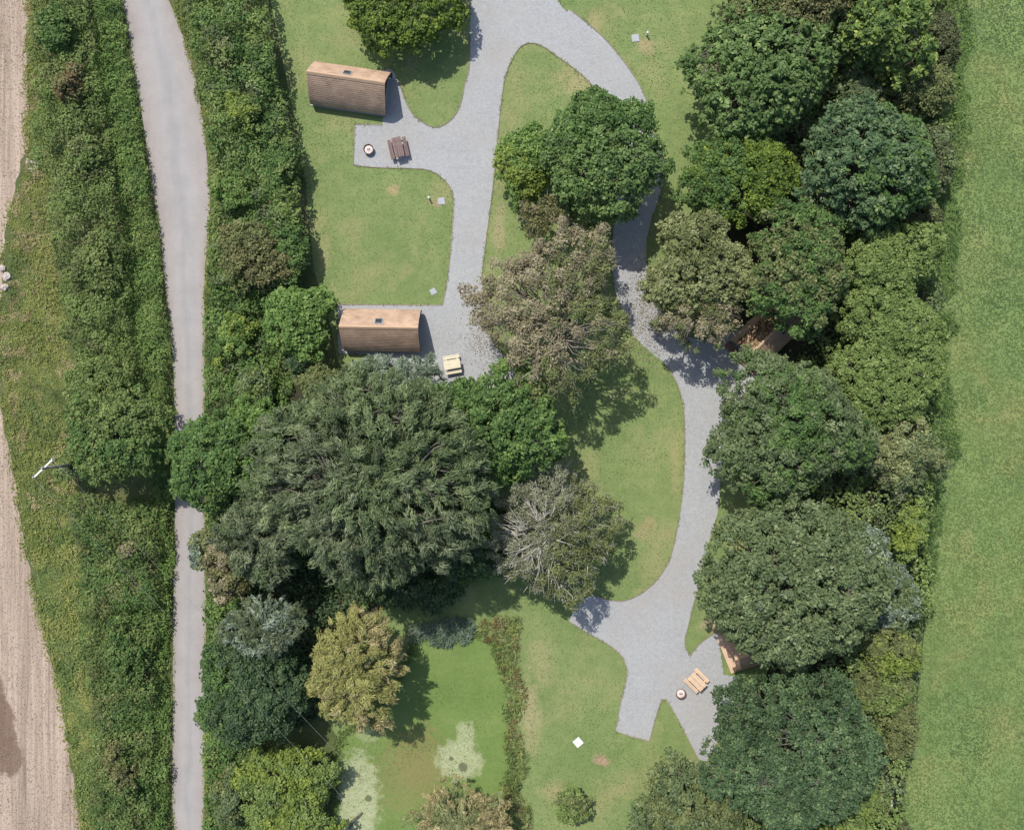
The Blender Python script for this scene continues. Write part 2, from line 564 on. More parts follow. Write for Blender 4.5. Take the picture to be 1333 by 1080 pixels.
M['rust'] = simple_mat('rusty_steel', (0.12, 0.065, 0.045), 0.7, 0.4, 0.35, 8.0)
M['ash'] = simple_mat('pale_ash', (0.58, 0.50, 0.46), 0.95, 0.1, 0.2, 8.0)
M['char'] = simple_mat('charred_wood', (0.045, 0.035, 0.03), 0.9, 0.2, 0.3, 8.0)
M['frame'] = simple_mat('dark_grey_frame', (0.10, 0.105, 0.12), 0.4, 0.5, 0.1)
M['flashing'] = simple_mat('lead_flashing', (0.34, 0.32, 0.32), 0.5, 0.5, 0.1)
mg, ntg, bg = new_mat('window_glass')
bg.inputs["Base Color"].default_value = (0.02, 0.025, 0.035, 1); bg.inputs["Roughness"].default_value = 0.08
bg.inputs["Specular IOR Level"].default_value = 0.8
M['glass'] = mg

# leaf palettes, darkest to lightest (reflectance of the leaves themselves)
PAL = {
    'laurel': [(0.030, 0.052, 0.010), (0.052, 0.085, 0.014), (0.088, 0.125, 0.018), (0.15, 0.19, 0.03)],
    'midgreen': [(0.026, 0.052, 0.018), (0.045, 0.085, 0.028), (0.068, 0.118, 0.038), (0.11, 0.165, 0.055)],
    'bright': [(0.042, 0.078, 0.020), (0.070, 0.118, 0.030), (0.102, 0.157, 0.043), (0.155, 0.21, 0.068)],
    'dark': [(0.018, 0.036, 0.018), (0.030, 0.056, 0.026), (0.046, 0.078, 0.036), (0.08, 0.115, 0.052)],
    'bluegreen': [(0.026, 0.050, 0.024), (0.044, 0.080, 0.038), (0.066, 0.110, 0.052), (0.115, 0.160, 0.085)],
    'chestnut': [(0.034, 0.058, 0.018), (0.058, 0.095, 0.028), (0.088, 0.135, 0.042), (0.155, 0.20, 0.07)],
    'yellowtip': [(0.036, 0.060, 0.018), (0.062, 0.10, 0.026), (0.11, 0.155, 0.035), (0.26, 0.28, 0.07)],
    'olive': [(0.046, 0.055, 0.022), (0.075, 0.090, 0.034), (0.105, 0.122, 0.046), (0.155, 0.165, 0.07)],
    'olivebrown': [(0.048, 0.050, 0.022), (0.080, 0.082, 0.034), (0.115, 0.113, 0.047), (0.165, 0.158, 0.07)],
    'brown': [(0.085, 0.074, 0.046), (0.135, 0.118, 0.073), (0.185, 0.162, 0.102), (0.245, 0.22, 0.145)],
    'darkolive': [(0.028, 0.034, 0.016), (0.046, 0.055, 0.025), (0.067, 0.077, 0.036), (0.10, 0.11, 0.052)],
    'yellowgreen': [(0.060, 0.085, 0.018), (0.095, 0.13, 0.026), (0.135, 0.17, 0.036), (0.19, 0.22, 0.055)],
    'hazel': [(0.052, 0.078, 0.022), (0.085, 0.122, 0.034), (0.120, 0.160, 0.050), (0.165, 0.205, 0.075)],
    'greygreen': [(0.038, 0.058, 0.028), (0.062, 0.090, 0.044), (0.090, 0.122, 0.060), (0.15, 0.185, 0.105)],
    'willow': [(0.038, 0.050, 0.026), (0.063, 0.080, 0.042), (0.092, 0.112, 0.060), (0.150, 0.168, 0.100)],
    'silver': [(0.052, 0.070, 0.048), (0.088, 0.115, 0.080), (0.135, 0.165, 0.12), (0.22, 0.25, 0.195)],
    'yellow': [(0.092, 0.094, 0.03), (0.143, 0.144, 0.048), (0.192, 0.19, 0.068), (0.25, 0.245, 0.10)],
    'tan': [(0.11, 0.095, 0.045), (0.18, 0.155, 0.075), (0.25, 0.215, 0.11), (0.31, 0.275, 0.155)],
    'paleolive': [(0.066, 0.075, 0.032), (0.11, 0.124, 0.052), (0.155, 0.17, 0.075), (0.21, 0.225, 0.11)],
    'lichen': [(0.064, 0.070, 0.042), (0.102, 0.109, 0.066), (0.15, 0.157, 0.10), (0.22, 0.225, 0.16)],
    'bramble': [(0.034, 0.050, 0.018), (0.062, 0.086, 0.028), (0.095, 0.120, 0.040), (0.145, 0.162, 0.066)],
    'rustweed': [(0.06, 0.042, 0.022), (0.10, 0.070, 0.034), (0.135, 0.105, 0.05), (0.15, 0.155, 0.066)],
    'lawnblade': [(0.10, 0.148, 0.05), (0.133, 0.184, 0.064), (0.17, 0.214, 0.08), (0.222, 0.244, 0.105)],
    'fieldblade': [(0.08, 0.132, 0.046), (0.117, 0.175, 0.058), (0.154, 0.207, 0.07), (0.202, 0.228, 0.088)],
    'roughgrass': [(0.085, 0.105, 0.028), (0.135, 0.155, 0.042), (0.18, 0.19, 0.06), (0.24, 0.21, 0.095)],
    'duckweed': [(0.088, 0.14, 0.042), (0.126, 0.18, 0.055), (0.16, 0.208, 0.07), (0.22, 0.235, 0.105)],
    'clod': [(0.19, 0.145, 0.112), (0.29, 0.225, 0.178), (0.38, 0.30, 0.245), (0.47, 0.385, 0.32)],
    'litter': [(0.12, 0.085, 0.06), (0.20, 0.15, 0.11), (0.28, 0.225, 0.165), (0.36, 0.31, 0.24)],
    'reed': [(0.05, 0.075, 0.055), (0.085, 0.115, 0.085), (0.13, 0.165, 0.125), (0.19, 0.22, 0.17)],
}
GLOSSY = {'laurel': 0.5, 'bluegreen': 0.55, 'dark': 0.55, 'chestnut': 0.55, 'yellowtip': 0.5}
LEAF_GAIN = 1.75
PAL['bramble'] = [(a * 1.15, b * 1.18, c * 1.1) for a, b, c in PAL['bramble']]
for k_ in ('greygreen', 'bluegreen', 'midgreen', 'dark'):
    PAL[k_] = [(a * 1.05, b * 1.0, c * .90) for a, b, c in PAL[k_]]
GAIN = {k: (1.0 if 'blade' in k or k in ('litter', 'duckweed', 'clod') else LEAF_GAIN) for k in PAL}
LM = {k: leaf_mat('leaf_' + k, [tuple(c * GAIN[k] for c in q) for q in v], rough=GLOSSY.get(k, 0.6), spec=0.28 if k in GLOSSY else 0.18,
                  noise_amt=0.10 if 'blade' in k else 0.22) for k, v in PAL.items()}

TRIS = [0]


def leaves(name, P, Nn, L, W, tint, mat, parent=None, axis=None, fold=0.25):
    n = len(P)
    Nn = Nn / (np.linalg.norm(Nn, axis=1, keepdims=True) + 1e-9)
    U = axis if axis is not None else rng.normal(size=(n, 3))
    U = U - (U * Nn).sum(1, keepdims=True) * Nn
    U /= (np.linalg.norm(U, axis=1, keepdims=True) + 1e-9)
    Vv = np.cross(Nn, U)
    L = np.broadcast_to(np.asarray(L, float), (n,))[:, None]; W = np.broadcast_to(np.asarray(W, float), (n,))[:, None]
    dn = -Nn * W * fold
    co = np.stack([P - U * L * .5, P - U * L * .08 - Vv * W * .5 + dn, P + U * L * .5 + dn * .5, P - U * L * .08 + Vv * W * .5 + dn], axis=1).reshape(-1, 3)
    F = np.arange(4 * n).reshape(n, 4)
    TRIS[0] += 2 * n
    me = np_mesh(name, co, F, np.repeat(tint, 4))
    return link(name, me, mat, parent)


def tubes(name, paths, mat, parent=None, k=5):
    """paths: list of (points (m,3), radii (m,)) as tapered tubes in one mesh"""
    Vs = []; Fs = []; b = 0
    ang = np.arange(k) * 2 * np.pi / k
    for P, R in paths:
        P = np.asarray(P, float); m = len(P)
        d = np.gradient(P, axis=0); d /= np.linalg.norm(d, axis=1, keepdims=True) + 1e-9
        ref = np.where(np.abs(d[:, 2:3]) > .9, np.array([[1., 0, 0]]), np.array([[0, 0, 1.]]))
        u = np.cross(d, ref); u /= np.linalg.norm(u, axis=1, keepdims=True) + 1e-9
        w = np.cross(d, u)
        R = np.asarray(R, float)[:, None, None]
        ring = P[:, None, :] + R * (u[:, None, :] * np.cos(ang)[None, :, None] + w[:, None, :] * np.sin(ang)[None, :, None])
        Vs.append(ring.reshape(-1, 3))
        i = np.arange(m - 1)[:, None] * k; j = np.arange(k)[None, :]; j2 = (j + 1) % k
        Fs.append((np.stack([i + j, i + j2, i + k + j2, i + k + j], -1).reshape(-1, 4)) + b)
        b += m * k
    V = np.concatenate(Vs); F = np.concatenate(Fs)
    TRIS[0] += 2 * len(F)
    me = np_mesh(name, V, F, np.full(len(V), .5), smooth=True)
    return link(name, me, mat, parent)


def bend(a, b, lift, n=5, jit=0.0):
    a = np.asarray(a, float); b = np.asarray(b, float)
    t = np.linspace(0, 1, n)[:, None]
    p = a * (1 - t) + b * t
    p[:, 2] += lift * np.sin(np.pi * t[:, 0])
    if jit: p[1:-1] += rng.normal(size=(n - 2, 3)) * jit
    return p


STY = {
    # rc: clump radius, L/W: leaf, cc: clump coverage, lc: leaf coverage
    'broad':  dict(rc=.54, L=.265, W=.185, cc=2.9, lc=1.15, st=1.0, flat=.75, cv=.14, lv=.2),
    'fine':   dict(rc=.48, L=.24, W=.155, cc=2.9, lc=1.1, st=1.0, flat=.75, cv=.13, lv=.22),
    'big':    dict(rc=.42, L=.32, W=.22, cc=2.3, lc=1.45, st=1.0, flat=.85, cv=.19, lv=.14),
    'willow': dict(rc=.50, L=.40, W=.095, cc=2.8, lc=1.2, st=1.85, flat=.75, cv=.18, lv=.23),
    'sparse': dict(rc=.60, L=.20, W=.12, cc=1.35, lc=.7, st=1.2, flat=.8, cv=.17, lv=.2),
    'lacy':   dict(rc=.55, L=.20, W=.12, cc=2.0, lc=1.0, st=1.2, flat=.8, cv=.15, lv=.2),
}


def tree(name, label, cat, px, py, rx, ry, h, style, pal, bark='bark', group=None, zc=None, base=0.15, irr=0.10,
         dens=1.0, rcm=1.0, leafm=1.0, pal2=None, pal2_dir=None, twigs=0, umin=-0.2, twr=1.0):
    st = STY[style]
    zc = 0.5 * h if zc is None else zc
    cx, cy, _ = at(px, py, zc)
    s = (H - zc) / (S * H)
    Rx, Ry = rx * s, ry * s
    Rx *= 1.07; Ry *= 1.07
    R = math.sqrt(Rx * Ry)
    root = empty(name, (cx, cy, 0))
    tag(root, label, cat, group)
    up = h - zc; dn = zc - h * base
    rc = st['rc'] * rcm * (0.72 + 0.03 * R)
    area = math.pi * Rx * Ry * (1.0 + 0.9 * up / R)
    nc = max(10, int(st['cc'] * dens * area / (math.pi * rc * rc * (st['st'] ** .7))))
    ph = rng.random(6) * 6.28; am = rng.normal(size=6) * irr * np.array([1, .9, .8, .6, .5, .4])
    def env(th):
        return 1 + sum(am[i] * np.cos((i + 2) * th + ph[i]) for i in range(6))
    # clump centres
    u = rng.uniform(umin, 1, nc); th = rng.uniform(0, 2 * np.pi, nc)
    disk = rng.random(nc) < .6
    u = np.where(disk, np.sqrt(1 - rng.random(nc)), u)
    q = np.sqrt(1 - u * u)
    rad = (0.80 if style in ('broad', 'fine', 'big') else .70) + rng.random(nc) ** .7 * (.2 if style in ('broad', 'fine', 'big') else .3)
    inner = rng.random(nc) < 0.12
    rad[inner] = rng.uniform(.35, .7, inner.sum())
    e = env(th)
    shr_x = max(.3, (Rx - .75 * rc) / Rx); shr_y = max(.3, (Ry - .75 * rc) / Ry)
    C = np.stack([q * np.cos(th) * Rx * e * rad * shr_x, q * np.sin(th) * Ry * e * rad * shr_y,
                  zc + np.where(u > 0, up - .5 * rc, dn) * u * rad], 1)
    bump_ = vnoise(C[:, 0] + cx, C[:, 1] + cy, R * .55, 5, 2) - .5
    C[:, 2] += bump_ * up * .32
    C[:, 2] = np.maximum(C[:, 2], .25)
    rcs = rc * rng.uniform(.65, 1.3, nc)
    ctint = rng.normal(size=nc) * st['cv']
    # leaves
    la = st['L'] * st['W'] * .5 * leafm ** 2
    nl = np.maximum(6, (st['lc'] * dens * 2 * math.pi * rcs ** 2 * st['st'] ** .6 / la * .62)).astype(int)
    idx = np.repeat(np.arange(nc), nl); n = len(idx)
    v = rng.normal(size=(n, 3)); v /= np.linalg.norm(v, axis=1, keepdims=True)
    v[:, 2] += .6; v /= np.linalg.norm(v, axis=1, keepdims=True)
    r = (.45 + .55 * rng.random(n) ** .6)[:, None] * rcs[idx][:, None]
    off = v * r
    off[:, 2] *= st['flat']
    radial = C / np.array([max(Rx, .1), max(Ry, .1), 1]); radial[:, 2] = 0
    rl = np.linalg.norm(radial, axis=1, keepdims=True) + 1e-6
    droop = radial / rl
    droop = droop + np.array([0, 0, -.75]) * np.clip(rl, .2, 1.2)
    droop += rng.normal(size=droop.shape) * (.55 if style == 'willow' else .25) + np.array([.0, -.18, 0])
    droop /= np.linalg.norm(droop, axis=1, keepdims=True)
    if st['st'] > 1:
        dv = droop[idx]
        along = (off * dv).sum(1, keepdims=True)
        off = off * (st['st'] ** -.35) + dv * along * (st['st'] - 1)
    P = C[idx] + off
    P[:, 2] = np.maximum(P[:, 2], .05)
    nrm = v * .75 + np.array([0, 0, .55]) + rng.normal(size=(n, 3)) * .5
    sz_ = rng.uniform(.55, 1.4, n) * .95
    L = st['L'] * leafm * sz_; W = st['W'] * leafm * sz_ * rng.uniform(.8, 1.2, n)
    axis = None
    if style == 'willow':
        axis = droop[idx] + rng.normal(size=(n, 3)) * .45
    tint = np.clip(.46 + ctint[idx] + rng.normal(size=n) * st['lv'], 0, 1)
    if pal2 is None:
        leaves('crown', P, nrm, L, W, tint, LM[pal], root, axis)
    else:
        w = vnoise(P[:, 0] + cx, P[:, 1] + cy, R * .7, 9, 2) - .5
        if pal2_dir is not None:
            w = w * .8 + (P[:, 0] / R * pal2_dir[0] - P[:, 1] / R * pal2_dir[1]) * .45 + pal2_dir[2]
        sel = (w + rng.normal(size=n) * .06 + rng.normal(size=nc)[idx] * .14) > 0
        for nm, sl, pl in (('crown', ~sel, pal), ('crown', sel, pal2)):
            if sl.sum() > 10:
                leaves(nm, P[sl], nrm[sl], L[sl], W[sl], tint[sl], LM[pl], root, None if axis is None else axis[sl])
    # trunk, limbs
    tr = max(.05, .028 * h + .02 * R)
    top = np.array([rng.normal() * .1 * R, rng.normal() * .1 * R, zc + up * (.35 if twigs else .1)])
    tubes('trunk', [(bend((0, 0, -.1), top, 0, 6, .05 * R * .3), np.linspace(tr, tr * .35, 6))], M[bark], root, 8)
    if h > 2.6:
        nh = 7 if twigs == 0 else 12
        hubs = rng.choice(nc, nh, replace=False)
        paths = []
        hubC = C[hubs]
        for hc in hubC:
            a = np.array([top[0] * .5, top[1] * .5, h * rng.uniform(.22, .5)])
            paths.append((bend(a, hc, .08 * R, 6, .03 * R), np.linspace(tr * .5, tr * .13, 6)))
        dist = np.linalg.norm(C[:, None, :] - hubC[None], axis=2)
        near = dist.argmin(1)
        for i in range(nc):
            if not twigs and rng.random() > .3: continue
            hp = paths[near[i]][0]
            a = hp[rng.integers(2, 5)]
            paths.append((bend(a, C[i], .05 * R, 4, .02 * R), np.linspace(tr * .17, tr * .05, 4)))
        if twigs:
            for i in range(nc):
                for _ in range(twigs):
                    d = rng.normal(size=3); d /= np.linalg.norm(d); d = d * .8 + droop[i] * .4; d[2] = d[2] * .6 + .1
                    e2 = C[i] + d * rcs[i] * rng.uniform(.8, 1.7)
                    paths.append((bend(C[i] + rng.normal(size=3) * .1, e2, .06, 3), np.array([.022, .015, .007]) * rng.uniform(.7, 1.4) * twr))
        tubes('branches', paths, M[bark], root, 4 if twigs == 0 else 3)
    return root


def thicket(name, label, cat, pts, hfun, pal, pal2=None, dens=1.0, L=.24, W=.15, bumpr=(.3, .65), edge=1.0, seed=1,
            group=None, kind=None, parent_name='foliage', upright=0.0, patch=3.0, bias=0.0, over=0.15, wobble=.9, pal3=None):
    """a continuous mass of bushes over the area pts (photo pixels at ground level)"""
    poly = gxy(pts)
    x0, y0 = poly.min(0) - .3; x1, y1 = poly.max(0) + .3
    A = (x1 - x0) * (y1 - y0)
    res = .12
    nx, ny = int((x1 - x0) / res) + 1, int((y1 - y0) / res) + 1
    gx, gy = np.meshgrid(x0 + np.arange(nx) * res, y0 + np.arange(ny) * res, indexing='ij')
    fx, fy = gx.ravel(), gy.ravel()
    wob = (vnoise(fx, fy, 1.6, seed + 40, 4) - .5) * wobble
    ins = pip(fx, fy, poly); d = seg_dist(fx, fy, poly) * np.where(ins, 1, -1) + wob + over
    base = hfun(fx, fy) * np.clip(d / edge, 0, 1) ** .6
    hgt = np.where(d > 0, base * np.clip(.02 + 1.25 * vnoise(fx, fy, 2.3, seed + 3, 3), .22, 1.2), 0).reshape(nx, ny)
    # rounded bumps
    nb = int(A / (.55 * ((bumpr[0] + bumpr[1]) / 2) ** 2 * 3.14))
    bx = rng.integers(0, nx, nb); by = rng.integers(0, ny, nb); br = rng.uniform(*bumpr, nb)
    out = hgt.copy()
    for i in range(nb):
        h0 = hgt[bx[i], by[i]]
        if h0 < .08: continue
        k = int(br[i] / res) + 1
        xa, xb, ya, yb = max(0, bx[i] - k), min(nx, bx[i] + k + 1), max(0, by[i] - k), min(ny, by[i] + k + 1)
        dx = (np.arange(xa, xb) - bx[i])[:, None] * res; dy = (np.arange(ya, yb) - by[i])[None, :] * res
        dd = dx * dx + dy * dy
        bb = h0 + np.where(dd < br[i] ** 2, np.sqrt(np.maximum(br[i] ** 2 - dd, 0)) * .8 - br[i] * .25, -9)
        out[xa:xb, ya:yb] = np.maximum(out[xa:xb, ya:yb], bb)
    gxn, gyn = np.gradient(out, res)
    area = (d > 0).sum() * res * res
    n = int(dens * area * 1.9 / (L * W * .5))
    cand = np.flatnonzero(d > 0)
    ci = rng.choice(cand, n)
    slope = np.hypot(gxn.ravel()[ci], gyn.ravel()[ci])
    x = fx[ci] + rng.uniform(-res, res, n); y = fy[ci] + rng.uniform(-res, res, n)
    depth = rng.random(n) ** 1.5 * np.minimum(.35 + slope * .15, .9)
    z = np.maximum(out.ravel()[ci] - depth, .04)
    nrm = np.stack([-gxn.ravel()[ci], -gyn.ravel()[ci], np.full(n, .9)], 1)
    nrm /= np.linalg.norm(nrm, axis=1, keepdims=True)
    nrm = nrm + rng.normal(size=(n, 3)) * .5 + np.array([0, 0, .2])
    axis = None
    if upright:
        axis = rng.normal(size=(n, 3)) * (1 - upright) + np.array([0, 0, 1.0]) * upright
    tint = np.clip(.45 + (vnoise(x, y, 1.3, seed + 7, 3) - .5) * .8 + rng.normal(size=n) * .18, 0, 1)
    P = np.stack([x, y, z], 1)
    Ls = L * rng.uniform(.6, 1.35, n); Ws = W * rng.uniform(.7, 1.3, n)
    if kind == 'stuff' and pal2 is None:
        o = leaves(name, P, nrm, Ls, Ws, tint, LM[pal], None, axis)
        return tag(o, label, cat, group, kind)
    root = empty(name, (float(poly[:, 0].mean()), float(poly[:, 1].mean()), 0))
    tag(root, label, cat, group, kind)
    P = P - np.array([root.location.x, root.location.y, 0])
    if pal2 is None:
        leaves(parent_name, P, nrm, Ls, Ws, tint, LM[pal], root, axis)
    else:
        w = vnoise(x, y, patch, seed + 21, 4) - .5 + bias + rng.normal(size=n) * .09
        w3 = vnoise(x, y, patch * .45, seed + 29, 3) + rng.normal(size=n) * .05 > (.66 if pal3 else 9)
        for sl, pl in (((w <= 0) & ~w3, pal), ((w > 0) & ~w3, pal2), (w3, pal3)):
            if sl.sum() > 10:
                leaves(parent_name, P[sl], nrm[sl], Ls[sl], Ws[sl], tint[sl], LM[pl], root, None if axis is None else axis[sl])
    return root


def blades(name, label, polys_in, polys_out, per_m2, L, W, hz, pal, seed=1, lean=.6, edge_keep=0.0, dry=0.0, up=.8, kind='stuff', amp=1.5):
    """short grass over an area: stuff"""
    Ps = []
    for poly in polys_in:
        poly = np.asarray(poly)
        x0, y0 = poly.min(0); x1, y1 = poly.max(0)
        x0, x1 = max(x0, -42), min(x1, 42); y0, y1 = max(y0, -35), min(y1, 35)
        n = int((x1 - x0) * (y1 - y0) * per_m2)
        x = rng.uniform(x0, x1, n); y = rng.uniform(y0, y1, n)
        k = pip(x, y, poly)
        Ps.append(np.stack([x[k], y[k]], 1))
    P = np.concatenate(Ps)
    for poly in polys_out:
        k = pip(P[:, 0], P[:, 1], poly)
        P = P[~k]
    # clumped
    keep = rng.random(len(P)) < .45 + .9 * vnoise(P[:, 0], P[:, 1], .7, seed, 2)
    P = P[keep]; n = len(P)
    z = hz * rng.uniform(.2, 1, n) * (.5 + vnoise(P[:, 0], P[:, 1], 2.0, seed + 1, 2))
    nrm = rng.normal(size=(n, 3)) * lean + np.array([0, 0, up])
    t = .46 + (vnoise(P[:, 0], P[:, 1], 4.0, seed + 2, 5) - .5) * amp + rng.normal(size=n) * .07
    o = leaves(name, np.stack([P[:, 0], P[:, 1], z], 1), nrm, L * rng.uniform(.6, 1.4, n), W * rng.uniform(.7, 1.3, n), np.clip(t, 0, 1), LM[pal], fold=.06)
    tag(o, label, name.split('_')[-1], None, kind)
    return o


# ------------------------------------------------------------------ the ground, fields, road, drive, pond
BIG = 260
ground = sheet('ground', [(-BIG, -BIG), (BIG, -BIG), (BIG, BIG), (-BIG, BIG)], 0.0, M['lawn'])
tag(ground, 'mown green lawn of the camping field', kind='structure')

FIELD_EDGE = [(1262, -400), (1258, -60), (1250, 40), (1245, 110), (1240, 190), (1232, 290), (1226, 380), (1222, 480), (1232, 560), (1228, 600), (1212, 680), (1205, 760), (1196, 850), (1192, 930), (1182, 990), (1168, 1080), (1160, 1180), (1150, 1500)]
fe = smooth_path(FIELD_EDGE, 5)
field_poly = np.concatenate([gxy(fe), np.array([(BIG, -BIG), (BIG, BIG)])])
tag(sheet('field', field_poly, 0.004, M['field']), 'open green pasture beside the tree belt', kind='structure')

SOIL_EDGE = [(38, -400), (37, -60), (36, 0), (35, 78), (36, 155), (38, 190), (28, 210), (22, 233), (15, 272), (8, 304), (3, 335), (2, 380), (-8, 440), (-4, 500), (3, 545), (10, 574), (21, 638), (29, 695), (39, 740), (49, 789), (63, 847), (78, 904), (86, 955), (93, 997), (104, 1070), (124, 1170), (150, 1400)]
so = smooth_path(SOIL_EDGE, 6)
so_xy = gxy(so)
so_xy[:, 0] += (vnoise(so_xy[:, 0], so_xy[:, 1], .8, 77, 3) - .5) * .5
soil_poly = np.concatenate([so_xy, np.array([(-BIG, -BIG), (-BIG, BIG)])])
tag(sheet('ploughed_field', soil_poly, 0.008, M['soil']), 'bare pale harrowed soil of an arable field', kind='structure')
# verge under the roadside hedges
RL = [(140, -400), (150, -120), (159.5, 0), (166, 34), (172, 73), (179, 111), (187, 161), (193, 207), (202, 262), (210, 317), (216.5, 384), (222, 425), (225.5, 485), (228, 550), (228, 649), (227, 721), (225.5, 800), (225, 930), (224, 1033), (227, 1085), (229, 1200), (231, 1500)]
RR = [(180, -400), (205, -60), (220, 0), (231, 23), (241, 57), (253, 98.5), (260.5, 135), (267, 176), (271, 223), (273.5, 262), (271, 309), (267, 348), (266.5, 400), (267, 451), (267, 550), (267.5, 664), (268, 721), (268, 800), (267, 930), (266.5, 1033), (266.5, 1085), (267, 1200), (268, 1500)]
rl = gxy(smooth_path(RL, 6)); rr = gxy(smooth_path(RR, 6))
VER = [(300, -400), (350, -60), (352, 0), (364, 60), (376, 120), (388, 180), (398, 240), (404, 300), (408, 350), (425, 400), (440, 470), (470, 520)]
verge_poly = np.concatenate([so_xy, gxy([(420, 1400), (440, 1080), (440, 960), (400, 900), (420, 800), (430, 600), (470, 520)]), gxy(VER)[::-1]])
tag(sheet('verge', verge_poly, 0.004, M['verge']), 'rough earth and grass verge under the roadside hedges', kind='structure')

# road as a cambered strip, tint runs across it
def resample(P, n):
    d = np.r_[0, np.cumsum(np.hypot(*np.diff(P, axis=0).T))]
    t = np.linspace(0, d[-1], n)
    return np.stack([np.interp(t, d, P[:, 0]), np.interp(t, d, P[:, 1])], 1)
nR, nA = 260, 9
def by_y(P, ys):
    o = np.argsort(P[:, 1]); return np.interp(ys, P[o, 1], P[o, 0])
ysr = np.linspace(-55, 50, nR)
xl, xr = by_y(rl, ysr), by_y(rr, ysr)
xl = xl + (vnoise(xl * 0, ysr, .6, 81, 3) - .5) * .10; xr = xr + (vnoise(xr * 0, ysr, .6, 83, 3) - .5) * .10
V = []; T = []
for i in range(nR):
    for j in range(nA):
        t = j / (nA - 1)
        V.append((xl[i] + (xr[i] - xl[i]) * t, ysr[i], 0.02 + 0.05 * (1 - (2 * t - 1) ** 2))); T.append(t)
F = [(i * nA + j, i * nA + j + 1, (i + 1) * nA + j + 1, (i + 1) * nA + j) for i in range(nR - 1) for j in range(nA - 1)]
road = link('road', np_mesh('road', V, F, T, smooth=True), M['road'])
tag(road, 'narrow pale worn tarmac lane without markings', kind='structure')

# gravel drive: outer outline with the grass island cut out by building two bands
G_OUT = [  # clockwise from the top left of the drive
    (612, -120), (612, 0), (612, 50), (611, 88), (605, 109), (601, 130), (594, 148), (581, 161), (568, 166), (555, 162), (540, 152), (530, 137), (519, 106), (509, 91), (498, 90),
    (498, 163), (462, 162), (460, 215), (485, 218), (550, 220), (566, 225), (579, 235), (587, 246), (590.5, 260), (590, 280), (586.5, 327), (581.5, 368), (576, 397),
    (544, 397), (440, 396), (440, 461), (485, 461), (484, 500), (600, 510), (668, 500)]
G_OUT_SHARP = (0, 14, 15, 16, 17, 27, 28, 29, 30, 31, 32, 33, 34)
g1 = smooth_path(G_OUT, 5, sharp=G_OUT_SHARP)
G_IN = [(668, 480), (646, 451), (631, 425), (628, 379), (628, 348), (633, 309), (637, 280), (644, 223), (649, 166), (655, 114), (661, 90), (668, 75), (678, 61), (691, 56.5), (707, 61), (727, 75), (748, 90), (764, 104), (781, 122),
        (797, 150), (806, 200), (804, 260), (797, 310), (797.5, 343), (800, 374), (809, 400), (818, 423), (831, 444), (852, 462), (871, 480), (883, 503), (889.5, 529), (891, 560), (891, 605), (887, 654), (880, 695), (872, 727), (857, 752), (836, 771), (815, 781), (795, 781), (774, 775), (756, 778),
        (740, 808), (764, 823), (789.5, 837), (808, 852), (815, 867), (815.5, 883), (809, 909), (801, 951), (821, 958), (845, 964), (853, 935), (861, 910), (867.5, 910), (880.5, 932), (898, 966), (909, 987)]
G_IN_SHARP = (0, 42, 43, 49, 50, 51, 52, 53, 54, 55, 58)
g2 = smooth_path(G_IN, 5, sharp=G_IN_SHARP)
G_R = [(920, 990), (950, 930), (960, 880), (942, 878), (935, 824), (932, 823), (915, 834), (906, 843), (898, 853), (892, 841), (892, 828), (894.5, 820), (902, 789), (911, 759), (920, 715), (932, 675), (936, 651), (939, 615), (944, 570), (960, 530), (975, 500), (1000, 480), (965, 430), (900, 440), (862, 405), (847, 374), (841, 322), (850, 280), (864, 235), (864, 205), (853, 176), (849, 158), (843, 135), (834, 114), (823, 96), (808, 75), (790, 54), (771, 36), (745, 15), (725, 0), (650, -120)]
G_R_SHARP = (0, 2, 3, 4, 8, 20, 21, 22, 40)
g3 = smooth_path(G_R, 5, sharp=G_R_SHARP)
gravel_px = np.concatenate([g1, g2, g3])
gravel_poly = gxy(gravel_px)
jx = (vnoise(gravel_poly[:, 0], gravel_poly[:, 1], .5, 91, 2) - .5) * .08
gravel_poly = gravel_poly + jx[:, None]
tag(sheet('gravel_drive', gravel_poly, 0.012, M['gravel']), 'looping grey gravel drive with parking bays', kind='structure')

# pond
POND = [(440, 968), (452, 950), (480, 935), (520, 880), (540, 835), (560, 828), (590, 830), (617, 826), (637, 832), (650, 858), (658, 890), (662, 925), (664, 965), (667, 1010), (664, 1040), (650, 1075), (640, 1130), (440, 1130), (438, 1040)]
pond_poly = gxy(smooth_path(POND, 5, closed=True))
tag(sheet('pond', pond_poly, 0.010, M['pond']), 'small pond covered in bright green duckweed', kind='structure')


def blob(name, label, cx, cy, rx, ry, z, mat, seed, irr=.25, kind='structure'):
    th = np.linspace(0, 2 * np.pi, 90, endpoint=False)
    e = 1 + irr * 2 * (vnoise(np.cos(th) * 3, np.sin(th) * 3, 1.3, seed, 4) - .5) * 2
    c = at(cx, cy); poly = np.stack([c[0] + np.cos(th) * rx / S * e, c[1] + np.sin(th) * ry / S * e], 1)
    return tag(sheet(name, poly, z, mat), label, kind=kind)


lg = MB(); a = at(457, 1083); 
lg.tube([at(455, 1078, .05), at(459, 1068, .06), at(467, 1062, .06), at(472, 1057, .05)], [.1, .12, .11, .07], 8)
tag(lg.build('log', M['bark'], None, True), 'dark bent log floating in the pale algae', 'log')

